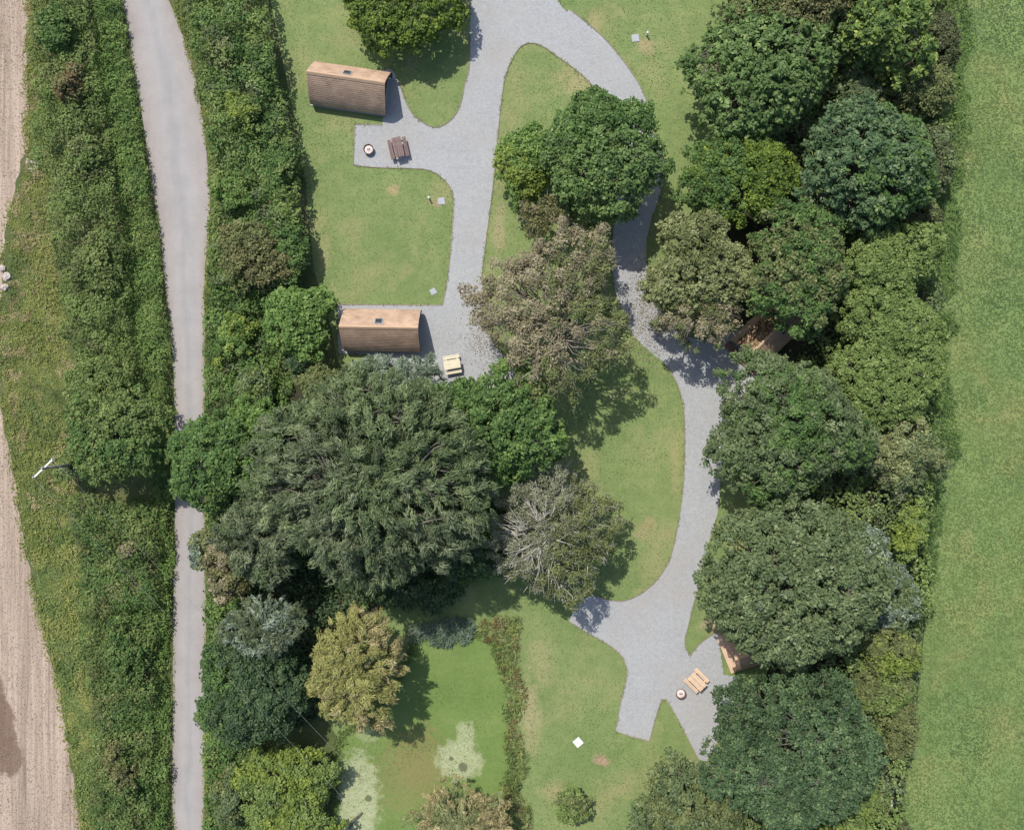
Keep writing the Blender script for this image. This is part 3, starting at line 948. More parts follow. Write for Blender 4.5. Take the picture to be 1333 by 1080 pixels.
# wood floor under the tree belt and the central trees
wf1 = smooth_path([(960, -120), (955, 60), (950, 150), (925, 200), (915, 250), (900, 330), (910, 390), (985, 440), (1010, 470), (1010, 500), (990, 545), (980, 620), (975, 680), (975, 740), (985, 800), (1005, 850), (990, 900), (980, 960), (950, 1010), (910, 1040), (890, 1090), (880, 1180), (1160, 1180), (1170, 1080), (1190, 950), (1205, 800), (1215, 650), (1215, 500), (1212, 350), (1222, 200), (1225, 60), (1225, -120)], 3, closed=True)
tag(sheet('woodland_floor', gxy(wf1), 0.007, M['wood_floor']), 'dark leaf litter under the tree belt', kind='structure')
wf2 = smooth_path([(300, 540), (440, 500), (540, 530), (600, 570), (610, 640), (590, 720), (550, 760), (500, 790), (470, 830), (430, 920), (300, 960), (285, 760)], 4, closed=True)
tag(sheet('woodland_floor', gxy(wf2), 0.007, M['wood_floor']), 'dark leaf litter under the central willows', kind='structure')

# ------------------------------------------------------------------ camping pods
PROF = [(1.44, 0.22), (1.55, 0.48), (1.55, 0.80), (1.43, 1.13), (1.20, 1.52), (0.90, 1.93), (0.58, 2.33), (0.28, 2.66), (0.0, 2.95)]
POD_L = 5.75


def prof_pts(n):
    P = smooth_path(PROF, 6)
    return resample(P, n)


def pod(label, px, py, rz, front_style=0):
    x, y, _ = at(px, py, 2.95)
    root = empty('camping_pod', (x, y, 0), rz)
    tag(root, label, 'camping pod', 'arched timber camping pods')
    hl = POD_L / 2
    half = prof_pts(15)
    full = [(p[0], p[1]) for p in half] + [(-p[0], p[1]) for p in half[::-1][1:]]
    # inner skin of the roof, with a thickness
    mb = MB()
    n = len(full)
    vs_ = []
    for xx in (-hl, hl):
        for sc in (1.0, .955):
            for (yy, zz) in full:
                vs_.append((xx, yy * sc, (zz - 1.2) * sc + 1.2))
    fs = []
    for i in range(n - 1):
        fs.append((i, i + 1, 2 * n + i + 1, 2 * n + i))
        fs.append((n + i + 1, n + i, 3 * n + i, 3 * n + i + 1))
        fs.append((i, n + i, n + i + 1, i + 1))
        fs.append((2 * n + i + 1, 3 * n + i + 1, 3 * n + i, 2 * n + i))
    mb.add(vs_, fs); mb.build('roof_shell', M['shell'], root)
    # shingle courses
    mb = MB()
    crs = 20
    hp = resample(smooth_path(PROF, 8), crs + 1)
    nsh = 19
    w = (POD_L + .06) / nsh
    for side in (1, -1):
        for c in range(crs):
            a = hp[c]; b = hp[c + 1]
            d = b - a; ln = np.hypot(*d); d = d / ln
            nrm = np.array([d[1], -d[0]])
            if nrm[0] < 0: nrm = -nrm
            lo = a - d * .035 + nrm * .034; lo2 = a - d * .035 + nrm * .010
            hi = b + d * .01 + nrm * .012; hi2 = b + d * .01 + nrm * .002
            off = (c % 2) * w * .5
            xs = [-hl - .03 + k * w - off for k in range(nsh + 1 + (c % 2))]
            for xa in xs[:-1] if c % 2 == 0 else xs[:-1]:
                x1 = max(xa + .006, -hl - .03); x2 = min(xa + w - .006, hl + .03)
                if x2 - x1 < .03: continue
                j = random.uniform(-.02, .012)
                l1 = lo + d * j; l2 = lo2 + d * j
                P = []
                for xx in (x1, x2):
                    for q in (l1, hi, hi2, l2):
                        P.append((xx, q[0] * side, q[1]))
                f = [(0, 1, 2, 3), (7, 6, 5, 4), (0, 4, 5, 1), (1, 5, 6, 2), (2, 6, 7, 3), (3, 7, 4, 0)]
                if side < 0: f = [t[::-1] for t in f]
                mb.add(P, f, min(1, max(0, random.gauss(.5, .2))))
    o = mb.build('shingles', M['shingle'], root); o["kind"] = "stuff"
    # ridge capping boards
    mb = MB()
    for s_ in (1, -1):
        mb.box((0, s_ * .075, 2.925), (POD_L + .08, .20, .025), rx=-s_ * .80, tint=.6)
    mb.build('ridge_cap', M['ridge'], root)
    # floor frame and concrete base
    MB().box((-.2, 0, .05), (POD_L - .1, 3.1, .10)).build('base_slab', M['slab'], root)
    MB().box((-.15, 0, .17), (POD_L - .35, 2.55, .12)).build('floor_frame', M['dark_wood'], root)
    # end walls of upright boards
    inner = resample(np.array([(p[0] * .95, (p[1] - 1.2) * .95 + 1.2) for p in half]), 60)
    def wall_top(yv):
        yv = abs(yv)
        zz = [p[1] for p in inner if p[0] >= yv]
        return max(zz) if zz else 0.3
    for xe, nm in ((hl - .42, 'front_wall'), (-hl + .12, 'rear_wall')):
        root_wall = None
        mbw = MB(); nb = 22; bw = 3.0 / nb
        for k in range(nb):
            yc = -1.5 + (k + .5) * bw
            if nm == 'front_wall' and abs(yc + .1) < .42:
                z0 = 2.12
            else:
                z0 = .23
            t1 = min(wall_top(yc - bw * .48), wall_top(yc + bw * .48))
            if t1 - z0 < .05: continue
            mbw.box((xe, yc, (z0 + t1) / 2), (.04 + .006 * (k % 2), bw * .94, t1 - z0), tint=random.random())
        wallo = mbw.build(nm, M['red_wood'], root)
        if nm == 'front_wall':
            dr = MB().box((xe + .02, -.1, 1.17), (.05, .80, 1.86)).build('door', M['tan_wood'], root)
            MB().box((xe + .05, -.1, 1.45), (.02, .46, .95)).build('glass', M['glass'], dr)
            MB().box((xe + .075, .22, 1.12), (.05, .12, .03)).build('handle', M['frame'], dr)
            wi = MB().box((xe + .03, .78, 1.35), (.04, .56, .62)).build('window', M['frame'], root)
            MB().box((xe + .055, .78, 1.35), (.015, .48, .54)).build('pane', M['glass'], wi)
    # roof light on the sunny slope
    a = hp[16]; b = hp[17]
    d = (hp[18] - hp[15]); d /= np.hypot(*d)
    rx = math.atan2(d[1], d[0]) + math.pi
    cx_, cy_, cz_ = -.05, (hp[16][0]) , hp[16][1]
    nrm = np.array([d[1], -d[0]]); nrm = nrm if nrm[1] > 0 else -nrm
    base_ = MB(); base_.box((cx_, cy_ + nrm[0] * .045, cz_ + nrm[1] * .045), (.70, .62, .035), rx=-math.atan2(nrm[0], nrm[1])); fl = base_.build('roof_light', M['flashing'], root)
    fr = MB()
    ang = -math.atan2(nrm[0], nrm[1])
    from mathutils import Matrix
    Rm = Matrix.Rotation(ang, 3, 'X'); c0 = Vector((cx_, cy_ + nrm[0] * .09, cz_ + nrm[1] * .09))
    for (dx, dy, sx, sy) in ((0, .215, .52, .07), (0, -.215, .52, .07), (.225, 0, .07, .36), (-.225, 0, .07, .36)):
        fr.box(c0 + Rm @ Vector((dx, dy, 0)), (sx, sy, .06), rx=ang)
    fr.build('frame', M['frame'], fl)
    MB().box(c0 - Vector((0, nrm[0], nrm[1])) * .012, (.385, .36, .02), rx=ang).build('glass', M['glass'], fl)
    return root


pod('shingled arched pod by the dark rounded laurel, with fire pit and dark table in front', 450, 100.7, math.radians(-8.3))
pod('shingled arched pod between the bright green bush and the pale picnic table', 492.5, 426, math.radians(-1.0))
pod('shingled arched pod half hidden under olive tree branches, littered with twigs', 1016, 424, math.radians(180 + 44.5))
pod('shingled arched pod almost hidden by trees, behind a pale timber deck', 1006.5, 843.5, math.radians(180 + 17))
pods = [o for o in scene.objects if o.name.startswith('camping_pod')]


def deck(label, px, py, rz, lx, ly, nb, step=True, wood='deck_wood'):
    x, y, _ = at(px, py, .2)
    r = empty('timber_deck', (x, y, 0), rz); tag(r, label, 'deck')
    bw = lx / nb
    for k in range(nb):
        mb = MB(); mb.box((-lx / 2 + (k + .5) * bw, 0, .20 + .003 * (k % 3)), (bw - .012, ly, .035), tint=random.random(), bev=.005)
        mb.build('plank', M[wood], r)
    mb = MB(); mb.box((0, 0, .09), (lx - .06, ly - .06, .17)); mb.build('frame', M[wood], r)
    return r


deck('pale timber deck of long boards in front of the pod hidden by trees', 948, 850.5, math.radians(180 + 22), .72, 3.0, 5)
dk = deck('narrow red brown entrance deck of the pod under the olive branches', 964, 466, math.radians(180 + 44.5), .5, 3.1, 4, wood='red_wood')


def picnic_table(label, px, py, rz, wood, ln=1.42):
    x, y, _ = at(px, py, .72)
    r = empty('picnic_table', (x, y, 0), rz)
    tag(r, label, 'picnic table', 'picnic tables on the gravel')
    me_mat = M[wood]
    def part(nm, c, d, **k):
        mb = MB(); mb.box(c, d, tint=random.random(), **k); return mb.build(nm, me_mat, r)
    for k in range(5):
        part('table_plank', (0, (k - 2) * .142, .735 + .002 * (k % 2)), (ln, .128, .038), bev=.006)
    for s_ in (1, -1):
        for k in range(2):
            part('seat_plank', (0, s_ * (.505 + k * .142), .445 + .002 * k), (ln, .128, .038), bev=.006)
    for xx in (-ln * .34, ln * .34):
        part('crossbar', (xx, 0, .69), (.07, .72, .05)); part('crossbar', (xx, 0, .40), (.07, 1.32, .05))
        for s_ in (1, -1):
            part('leg', (xx + .055, s_ * .43, .35), (.05, .09, .78), rx=s_ * .52)
    return r


picnic_table('dark brown stained picnic table beside a fire pit', 518, 191.5, math.radians(-77), 'dark_wood', 1.5)
picnic_table('pale fresh timber picnic table at the willow foliage edge', 588.5, 474, math.radians(10), 'pale_wood', 1.25)
picnic_table('tan timber picnic table near the pale deck and fire pit', 907.5, 887, math.radians(-45), 'tan_wood', 1.4)


def fire_pit(label, px, py, ash):
    x, y, _ = at(px, py, .2)
    r = empty('fire_pit', (x, y, 0), random.random()); tag(r, label, 'fire pit', 'steel fire bowls')
    b = MB(); b.lathe([(.10, .12), (.24, .17), (.34, .28), (.37, .36), (.39, .37), (.375, .34), (.33, .25), (.22, .16), (.001, .14)], 24)
    b.build('bowl', M['rust'], r, True)
    for k in range(3):
        a = k * 2.094 + .4
        m = MB(); m.tube([(.2 * math.cos(a), .2 * math.sin(a), .18), (.28 * math.cos(a), .28 * math.sin(a), .0)], .018, 6); m.build('leg', M['rust'], r)
    m = MB(); m.lathe([(.305, .245), (.22, .265), (.12, .30 if ash else .275), (.001, .32 if ash else .28)], 18); m.build('ash', M['ash'], r, True)
    for k in range(4):
        a = k * 1.6 + .5; q = .13
        m = MB(); m.tube([(q * math.cos(a), q * math.sin(a), .30), (-.12 * math.cos(a + .5) , -.12 * math.sin(a + .5), .33)], .022, 6); m.build('charred_stick', M['char'] if k % 2 else M['ash'], r)
    return r


fire_pit('rusty fire bowl with pale ash beside the dark picnic table', 480, 195, True)
fire_pit('rusty fire bowl beside the tan picnic table', 886, 902, False)

# small things on the lawn
def cover(label, px, py, sz, rz, mat, z=.03):
    x, y, _ = at(px, py)
    r = empty('access_cover', (x, y, 0), rz); tag(r, label, 'cover')
    MB().box((0, 0, z / 2 + .012), (sz + .1, sz + .1, z)).build('frame', M[mat], r)
    MB().box((0, 0, z / 2 + .022), (sz, sz, z), bev=.008).build('lid', M[mat], r)
cover('grey square access cover in the lawn beside a short white post', 574.5, 262, .42, .1, 'cover')
cover('grey square access cover in the lawn near the pale picnic table pod', 564, 379.5, .36, .5, 'cover')
cover('grey square access cover in the lawn by the curved drive', 827, 50, .46, .1, 'cover')
x, y, _ = at(752.5, 965.5)
sl = MB(); sl.box((0, 0, .03), (.62, .62, .06), bev=.01); o = sl.build('marker_board', M['white']); o.location = (x, y, .01); o.rotation_euler = (0, 0, math.radians(40))
tag(o, 'white square board lying on the lawn near the round bush', 'board')


def short_post(name, label, px, py, h, w, cat, grp=None):
    x, y, _ = at(px, py, h)
    r = empty(name, (x, y, 0), .2); tag(r, label, cat, grp)
    MB().box((0, 0, h * .5), (w * .7, w * .7, h)).build('post', M['arm'], r)
    MB().box((0, 0, h + .03), (w, w, .07), bev=.02).build('cap', M['white'], r)
short_post('hookup_post', 'short white hookup post beside the cover below the dark table bay', 558, 257, .55, .14, 'post')
short_post('hookup_post', 'short white hookup post on the lawn inside the drive bend', 843, 42.5, .55, .14, 'post')
short_post('hookup_post', 'white hookup post at the gable corner of the laurel pod', 507.5, 97, .5, .17, 'post')
short_post('hookup_post', 'white hookup post at the gable corner of the pod by the bright bush', 546, 407, .5, .17, 'post')


def boulder(name, label, px, py, r_, mat, grp=None, sq=.6):
    x, y, _ = at(px, py, .1)
    V = []; F = []
    nu, nv = 9, 6
    for i in range(nv + 1):
        for j in range(nu):
            a = math.pi * i / nv; b = 2 * math.pi * j / nu
            V.append((math.sin(a) * math.cos(b), math.sin(a) * math.sin(b), math.cos(a)))
    V = np.array(V); V = V + rng.normal(size=V.shape) * .11
    V = V * np.array([r_, r_ * rng.uniform(.7, 1.1), r_ * sq])
    F = [(i * nu + j, (i + 1) * nu + j, (i + 1) * nu + (j + 1) % nu, i * nu + (j + 1) % nu) for i in range(nv) for j in range(nu)]
    o = link(name, np_mesh(name, V, F, np.full(len(V), .5)), M[mat]); o.location = (x, y, r_ * sq * .45); o.rotation_euler = (0, 0, rng.uniform(0, 6))
    return tag(o, label, 'rock', grp)
boulder('rock', 'topmost of three pale rocks at the edge of the bare soil', 3, 349, .26, 'rock')
boulder('rock', 'largest of three pale rocks, beside the yellow verge grass', 9, 360, .34, 'rock')
boulder('rock', 'lowest of three pale rocks at the edge of the bare soil', 6, 374, .30, 'rock')
boulder('rock', 'grey white boulder by the pasture fence line', 1157, 1046, .38, 'grey_rock')
boulder('rock', 'small grey stone against the grey white boulder', 1153, 1054, .22, 'grey_rock')
blob('bare_patch', 'pale sandy bare patch at the soil field corner', 41, 213, 7, 14, .010, M['rock'], 71, .3)

# edging boards along the drive
def edging(label, pts, sharp=()):
    P = gxy(smooth_path(pts, 4, sharp=sharp))
    L_ = np.r_[0, np.cumsum(np.hypot(*np.diff(P, axis=0).T))]
    r = empty('timber_edging', (P[0][0], P[0][1], 0)); tag(r, label, 'edging')
    nb = max(1, int(L_[-1] / 3.4))
    for k in range(nb):
        a, b = L_[-1] * k / nb, L_[-1] * (k + 1) / nb - .02
        inside = [a] + [l for l in L_ if a + .05 < l < b - .05] + [b]
        q = np.stack([np.interp(inside, L_, P[:, 0]), np.interp(inside, L_, P[:, 1])], 1) - P[0]
        t = np.gradient(q, axis=0); t /= np.hypot(t[:, 0], t[:, 1])[:, None] + 1e-9
        nn = np.stack([-t[:, 1], t[:, 0]], 1) * .028
        V = []
        for i in range(len(q)):
            for s_, z in ((1, -.05), (1, .05), (-1, .05), (-1, -.05)):
                V.append((q[i][0] + nn[i][0] * s_, q[i][1] + nn[i][1] * s_, z))
        m = len(q)
        F = [(i * 4 + j, i * 4 + (j + 1) % 4, i * 4 + 4 + (j + 1) % 4, i * 4 + 4 + j) for i in range(m - 1) for j in range(4)]
        F += [(3, 2, 1, 0), (m * 4 - 4, m * 4 - 3, m * 4 - 2, m * 4 - 1)]
        link('board', np_mesh('board', V, F, np.full(len(V), random.random())), M['edging'], r)
edging('timber edging round the lawn tip beside the laurel pod', G_OUT[2:13])
edging('timber edging of the square bay with fire pit and dark table', G_OUT[15:20], sharp=(1, 2))
edging('timber edging of the big rectangular lawn between the two open pods', G_OUT[19:30], sharp=(8, 9, 10))
edging('timber edging on the west side of the central grass island', G_IN[4:19])
edging('timber edging along the curved east side of the central lawn', G_IN[29:42])
edging('timber edging along the lower lawn and turning bay', G_IN[43:60], sharp=(0, 6, 7, 8, 9, 10, 11, 12, 15))
edging('timber edging along the outer bend under the top lawn', G_R[29:39])
edging('timber edging by the lower deck and grass corner', G_R[4:14], sharp=(4,))

# ------------------------------------------------------------------ power line
def pole(label, px, py, h, arm_rot):
    x, y, _ = at(px, py, h)
    r = empty('power_pole', (x, y, 0)); tag(r, label, 'power pole')
    MB().tube([(0, 0, -.2), (0, 0, h * .5), (0, 0, h + .15)], [.15, .13, .11], 10).build('pole', M['pole_wood'], r, True)
    c, s_ = math.cos(arm_rot), math.sin(arm_rot)
    MB().box((0, 0, h), (1.95, .10, .10), rz=arm_rot).build('crossarm', M['arm'], r)
    for k in (-.92, 0, .92):
        m = MB(); m.lathe([(.03, 0), (.055, .03), (.03, .07), (.075, .09), (.035, .13), (.07, .15), (.001, .2)], 10, (k * c, k * s_, h + (.05 if k else .15))); m.build('insulator', M['white'], r, True)
    return r, (x, y)
AR = math.radians(44)
p1, (ax, ay) = pole('wooden power pole with pale crossarm rising from the roadside thicket', 57, 609, 7.0, AR)
p2, (bx, by_) = pole('wooden power pole with crossarm beyond the pond', 640, 1215, 7.0, AR)
for k, t in ((-.92, 'lower'), (.92, 'upper')):
    a = np.array([ax + k * math.cos(AR), ay + k * math.sin(AR), 7.2]); b = np.array([bx + k * math.cos(AR), by_ + k * math.sin(AR), 7.2])
    pts = bend(a, b, -.35, 22)
    m = MB(); m.tube(pts - a, .0045, 5)
    o = m.build('power_line', M['wire'], None, True); o.location = a
    tag(o, f'thin pale overhead wire from the {"lower left" if k < 0 else "upper right"} tip of the crossarm', 'wire', )

# ------------------------------------------------------------------ hedges and rough vegetation
def const(h): return lambda x, y: np.full(len(x), h)

thicket('hedgerow', 'broad bramble hedgerow between the bare soil and the lane', 'hedge',
        [(56, -60), (126, -60), (128, 40), (136, 110), (150, 200), (163, 280), (172, 370), (182, 470), (188, 520), (110, 520), (96, 440), (84, 330), (78, 260), (62, 205), (58, 120), (57, 40)],
        const(2.3), 'bramble', 'hazel', seed=1, patch=2.2, bias=-.03, L=.23, W=.14, edge=.22, bumpr=(.3, 1.0), pal3='olive')
thicket('hedgerow', 'dark leafy hedgerow beside the lane below the power pole', 'hedge',
        [(100, 640), (212, 655), (212, 760), (208, 900), (207, 1000), (205, 1140), (136, 1140), (128, 1060), (126, 960), (122, 850), (112, 740)],
        const(1.9), 'bramble', 'midgreen', seed=2, patch=2.6, bias=-.02, L=.23, W=.14, edge=.3, bumpr=(.3, 1.0), pal3='olive')
tag_b = thicket('bank_vegetation', 'low ferny green bank along the left edge of the lane', 'undergrowth',
        [(122, -60), (156, -60), (163, 34), (176, 111), (190, 207), (199, 262), (208, 317), (214, 384), (221, 440), (223, 490), (226, 560), (226, 650), (225, 721), (223, 800), (223, 930), (222, 1033), (225, 1140), (205, 1140), (207, 930), (208, 780), (210, 660), (190, 520), (180, 470), (170, 370), (161, 280), (148, 200), (134, 110), (126, 20)],
        const(1.15), 'hazel', 'bright', seed=3, patch=1.5, bias=.03, L=.26, W=.10, edge=.15, pal3='midgreen', bumpr=(.18, .35), kind='stuff', over=.1)
thicket('hedgerow', 'tall green hedgerow between the lane and the laurel pod lawn', 'hedge',
        [(258, -60), (330, -60), (352, 0), (362, 60), (373, 120), (385, 180), (394, 230), (400, 300), (404, 345), (392, 372), (345, 372), (300, 372), (276, 372), (276, 300), (283, 250), (280, 200), (276, 150), (268, 100), (258, 60), (248, 20)],
        lambda x, y: 1.0 + 2.3 * np.clip((x - (-26.0 + 3.2 * np.clip((30 - y) / 20, 0, 1))) / 5.5, 0, 1), 'midgreen', 'hazel', seed=4, patch=2.0, bias=-.02, L=.27, W=.16, edge=.2, bumpr=(.3, 1.0), wobble=.6, pal3='greygreen')
thicket('hedgerow', 'leafy hedge bank with nettles between the lane and the bright bush', 'hedge',
        [(276, 372), (350, 372), (392, 372), (380, 450), (378, 500), (360, 560), (320, 600), (280, 600), (273, 540), (272, 451), (272, 400)],
        const(1.3), 'bright', 'midgreen', seed=5, patch=1.8, bias=.05, L=.28, W=.15, edge=.6, bumpr=(.25, .9), pal3='greygreen')
thicket('hedgerow', 'green hedge bank along the right edge of the lane beside the dark tree', 'hedge',
        [(272, 650), (300, 640), (330, 720), (325, 800), (330, 900), (330, 960), (345, 1000), (345, 1140), (272, 1140), (272, 1000), (272, 800), (272, 720)],
        const(1.2), 'bright', 'midgreen', seed=6, patch=1.9, bias=.03, L=.27, W=.15, edge=.5, bumpr=(.25, .8), pal3='hazel')
thicket('verge_plants', 'thin strip of grass and weeds along the right edge of the lane', 'undergrowth',
        [(222, -60), (260, -60), (250, 20), (262, 60), (272, 100), (280, 160), (284, 220), (284, 300), (278, 372), (275, 451), (275, 560), (275, 660), (275, 800), (274, 1140), (268, 1140), (270, 900), (269, 664), (268.5, 451), (269, 360), (273, 309), (275.5, 262), (273, 223), (269, 176), (262, 135), (255, 98), (243, 57), (233, 23)],
        const(.3), 'roughgrass', 'bramble', seed=7, patch=1.2, bias=.05, L=.24, W=.06, edge=.15, bumpr=(.12, .22), kind='stuff', over=.08, dens=.7)
thicket('rough_grass', 'yellow green rough grass between bare soil and hedgerow, upper stretch', None,
        [(38, -60), (60, -60), (62, 190), (62, 250), (72, 330), (86, 430), (105, 520), (100, 640), (75, 690), (52, 730), (36, 690), (26, 620), (12, 560), (6, 520), (-10, 470), (-10, 420), (12, 390), (14, 330), (18, 285), (28, 240), (32, 214), (39, 190), (37, 100), (38, 20)],
        const(.15), 'roughgrass', 'bramble', seed=8, patch=2.0, bias=-.13, L=.26, W=.06, edge=.3, bumpr=(.15, .3), kind='stuff', dens=.75, upright=.1, pal3='tan', wobble=1.3)
thicket('rough_grass', 'bright yellow green rough grass strip along the lower soil field', None,
        [(40, 700), (75, 680), (102, 700), (112, 800), (116, 900), (120, 1000), (126, 1140), (120, 1140), (106, 1060), (95, 990), (82, 910), (66, 845), (56, 800), (46, 750)],
        const(.15), 'roughgrass', 'hazel', seed=9, patch=1.4, bias=.0, L=.28, W=.08, edge=.3, bumpr=(.15, .3), kind='stuff', dens=.75, upright=.1, wobble=1.3)
thicket('pond_margin', 'rusty docks and reeds along the pond edge by the lower lawn', 'undergrowth',
        [(628, 812), (650, 806), (672, 815), (678, 850), (676, 900), (682, 950), (686, 1000), (682, 1040), (690, 1090), (655, 1100), (662, 1040), (664, 980), (662, 920), (656, 870), (640, 838)],
        const(.6), 'rustweed', 'bramble', seed=10, patch=.9, bias=.06, pal3='roughgrass', over=.25, L=.44, W=.055, edge=.3, bumpr=(.15, .3), kind='stuff', upright=.15, wobble=2.2, dens=.55)
thicket('reeds', 'grey green reeds and sedge at the shaded top of the pond', 'reeds',
        [(535, 812), (560, 806), (590, 806), (620, 812), (618, 832), (590, 836), (566, 834), (540, 832)],
        const(.55), 'reed', None, seed=12, L=.55, W=.07, edge=.3, bumpr=(.2, .4), upright=.1, wobble=1.4)
thicket('tall_grass', 'fringe of tall dark grass between the tree belt and the pasture', 'grass',
        [(1222, -60), (1266, -60), (1262, 60), (1252, 170), (1246, 290), (1238, 400), (1236, 480), (1244, 570), (1226, 660), (1214, 740), (1206, 800), (1196, 800), (1200, 700), (1210, 620), (1212, 480), (1212, 320), (1222, 180), (1226, 60)],
        const(.5), 'bright', 'midgreen', seed=13, L=.34, W=.06, edge=.6, bumpr=(.2, .4), kind='stuff', upright=.2, dens=.6, wobble=2.6)

thicket('undergrowth', 'shaded shrubs and saplings filling the tree belt beneath its crowns', 'undergrowth',
        [(930, -60), (1225, -60), (1228, 60), (1226, 200), (1206, 300), (1203, 480), (1205, 620), (1200, 700), (1192, 800), (1182, 920), (1168, 1000), (1150, 1140), (870, 1140), (900, 1040), (960, 985), (985, 900), (1000, 880), (1010, 800), (990, 700), (985, 620), (1000, 520), (1045, 460), (1075, 400), (1000, 300), (930, 200), (910, 120)],
        const(3.6), 'hazel', 'greygreen', seed=15, patch=2.5, bias=-.02, L=.30, W=.19, edge=.8, bumpr=(.35, .9), kind='stuff', dens=.75)
thicket('undergrowth', 'undergrowth beneath the central willows, its dark leaves standing in for shade', 'undergrowth',
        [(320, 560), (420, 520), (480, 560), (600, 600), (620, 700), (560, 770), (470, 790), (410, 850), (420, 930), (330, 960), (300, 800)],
        const(1.0), 'dark', 'midgreen', seed=16, patch=2.5, bias=-.1, L=.30, W=.18, edge=.8, kind='stuff', dens=.7)  # dark leaf palette puts the deep shade under the willows into colour
# ------------------------------------------------------------------ trees and shrubs
T_ = tree
GB = 'trees of the belt beside the pasture'
# centre top and island
T_('laurel_bush', 'dense rounded dark yellow green laurel beside the upper pod', 'bush', 525, -6, 80, 80, 4.4, 'broad', 'laurel', zc=2.3, irr=.04, leafm=.95, rcm=.85)
T_('shrub', 'bright yellow green shrub on the grass island beside the dark round tree', 'shrub', 684, 215, 42, 52, 4.2, 'fine', 'yellowgreen', zc=2.0, pal2='bright')
T_('broadleaf_tree', 'dense dark green round tree on the grass island', 'tree', 785, 206, 80, 84, 7.6, 'broad', 'midgreen', zc=4.0, pal2='chestnut', irr=.07)
T_('shrub', 'small green shrub between the island tree and the bare brown tree', 'shrub', 772, 328, 22, 38, 4.2, 'fine', 'olive', zc=2.4)
T_('bare_shrub', 'brown thin shrub above the bare brown tree', 'shrub', 712, 283, 46, 26, 4.0, 'sparse', 'brown', bark='mid_bark', zc=2.6, twigs=3, pal2='olivebrown', dens=1.2)
T_('dying_tree', 'half bare brown tree with pale twigs casting a lacy shadow on the lawn', 'tree', 720, 406, 100, 114, 9, 'sparse', 'brown', bark='mid_bark', zc=6.2, twigs=7, twr=.8, pal2='olive', pal2_dir=(.7, .6, -.05), irr=.13, base=.45, dens=1.2)
# tree belt
T_('broadleaf_tree', 'chestnut like tree with big rosettes of leaves by the top lawn', 'tree', 985, 95, 94, 92, 8.5, 'big', 'chestnut', group=GB, zc=4.6, irr=.06)
T_('broadleaf_tree', 'olive brown tree behind the chestnut like tree at the belt top', 'tree', 1030, 5, 95, 62, 8.5, 'fine', 'olivebrown', group=GB, zc=5, pal2='olive')
T_('broadleaf_tree', 'big leaved tree with bright yellow leaf tips', 'tree', 1145, 42, 62, 62, 8.8, 'big', 'yellowtip', group=GB, zc=5.2)
T_('shrub', 'dark brownish shrub between yellow tipped tree and the pasture', 'shrub', 1217, 58, 28, 46, 4.2, 'fine', 'darkolive', zc=2.2)
T_('shrub', 'olive shrub above the blue green tree', 'shrub', 1190, 118, 50, 40, 5, 'fine', 'olive', zc=2.8)
T_('shrub', 'dull grey green shrub filling the gap beside the chestnut like tree', 'shrub', 1110, 125, 32, 30, 4.5, 'fine', 'greygreen', zc=2.6)
T_('broadleaf_tree', 'blue green big leaved tree in the belt above the hazels', 'tree', 1124, 218, 86, 84, 9, 'big', 'bluegreen', group=GB, zc=5, leafm=.85, pal2='midgreen', pal2_dir=(1, 0, -.12))
T_('shrub', 'dark olive shrub strip at the pasture side of the blue green tree', 'shrub', 1214, 205, 24, 52, 3.6, 'fine', 'darkolive', zc=2, pal2='greygreen')
T_('shrub', 'small dark shrub below the blue green tree by the pasture', 'shrub', 1198, 285, 26, 26, 3.2, 'fine', 'darkolive', zc=1.8, pal2='olive')
T_('broadleaf_tree', 'yellow green tree below the chestnut like tree', 'tree', 958, 236, 82, 58, 7, 'broad', 'laurel', group=GB, zc=4.2, leafm=.8, pal2='midgreen', pal2_dir=(-1, 0, -.2), rcm=.9)
T_('broadleaf_tree', 'dark olive tree leaning over the half hidden pod', 'tree', 1034, 350, 64, 90, 8.2, 'fine', 'olive', group=GB, zc=5, pal2='midgreen')
T_('broadleaf_tree', 'pale olive tree beside the narrow bend of the drive', 'tree', 908, 348, 66, 68, 7.4, 'fine', 'paleolive', group=GB, zc=4.6, pal2='olive', irr=.12, bark='mid_bark')
T_('dying_tree', 'thin brownish tree with bare twigs over the shaded gravel bend', 'tree', 905, 416, 58, 42, 6.6, 'lacy', 'brown', bark='mid_bark', zc=4.6, twigs=3, pal2='olive', base=.4, dens=.8)
T_('hazel_tree', 'upper yellow green hazel in the belt, below the blue green tree', 'tree', 1152, 348, 68, 56, 6.4, 'broad', 'hazel', group='hazels of the belt', zc=3.8, leafm=.75, rcm=.75)
T_('hazel_tree', 'middle yellow green hazel behind the half hidden pod', 'tree', 1155, 422, 70, 62, 6.2, 'broad', 'hazel', group='hazels of the belt', zc=3.8, leafm=.75, rcm=.75)
T_('hazel_tree', 'lower yellow green hazel above the mixed pale shrubs', 'tree', 1148, 500, 74, 62, 6.2, 'broad', 'hazel', group='hazels of the belt', zc=3.8, leafm=.75, rcm=.75)
T_('broadleaf_tree', 'wide fresh green tree just below the half hidden pod', 'tree', 1018, 558, 98, 98, 9, 'broad', 'greygreen', group=GB, zc=5, leafm=.8, pal2='midgreen', rcm=.85, irr=.06)
T_('shrub', 'mixed pale and green twiggy shrub by the pasture edge', 'shrub', 1168, 592, 58, 50, 5.6, 'lacy', 'greygreen', zc=3.2, twigs=2, pal2='paleolive', bark='mid_bark', dens=1.2)
T_('broadleaf_tree', 'largest grey green tree of the belt with silvery leaf flecks', 'tree', 1032, 756, 122, 106, 10.5, 'fine', 'greygreen', group=GB, zc=6, leafm=1.1, pal2='silver', pal2_dir=(.8, 0, -.42), irr=.03)
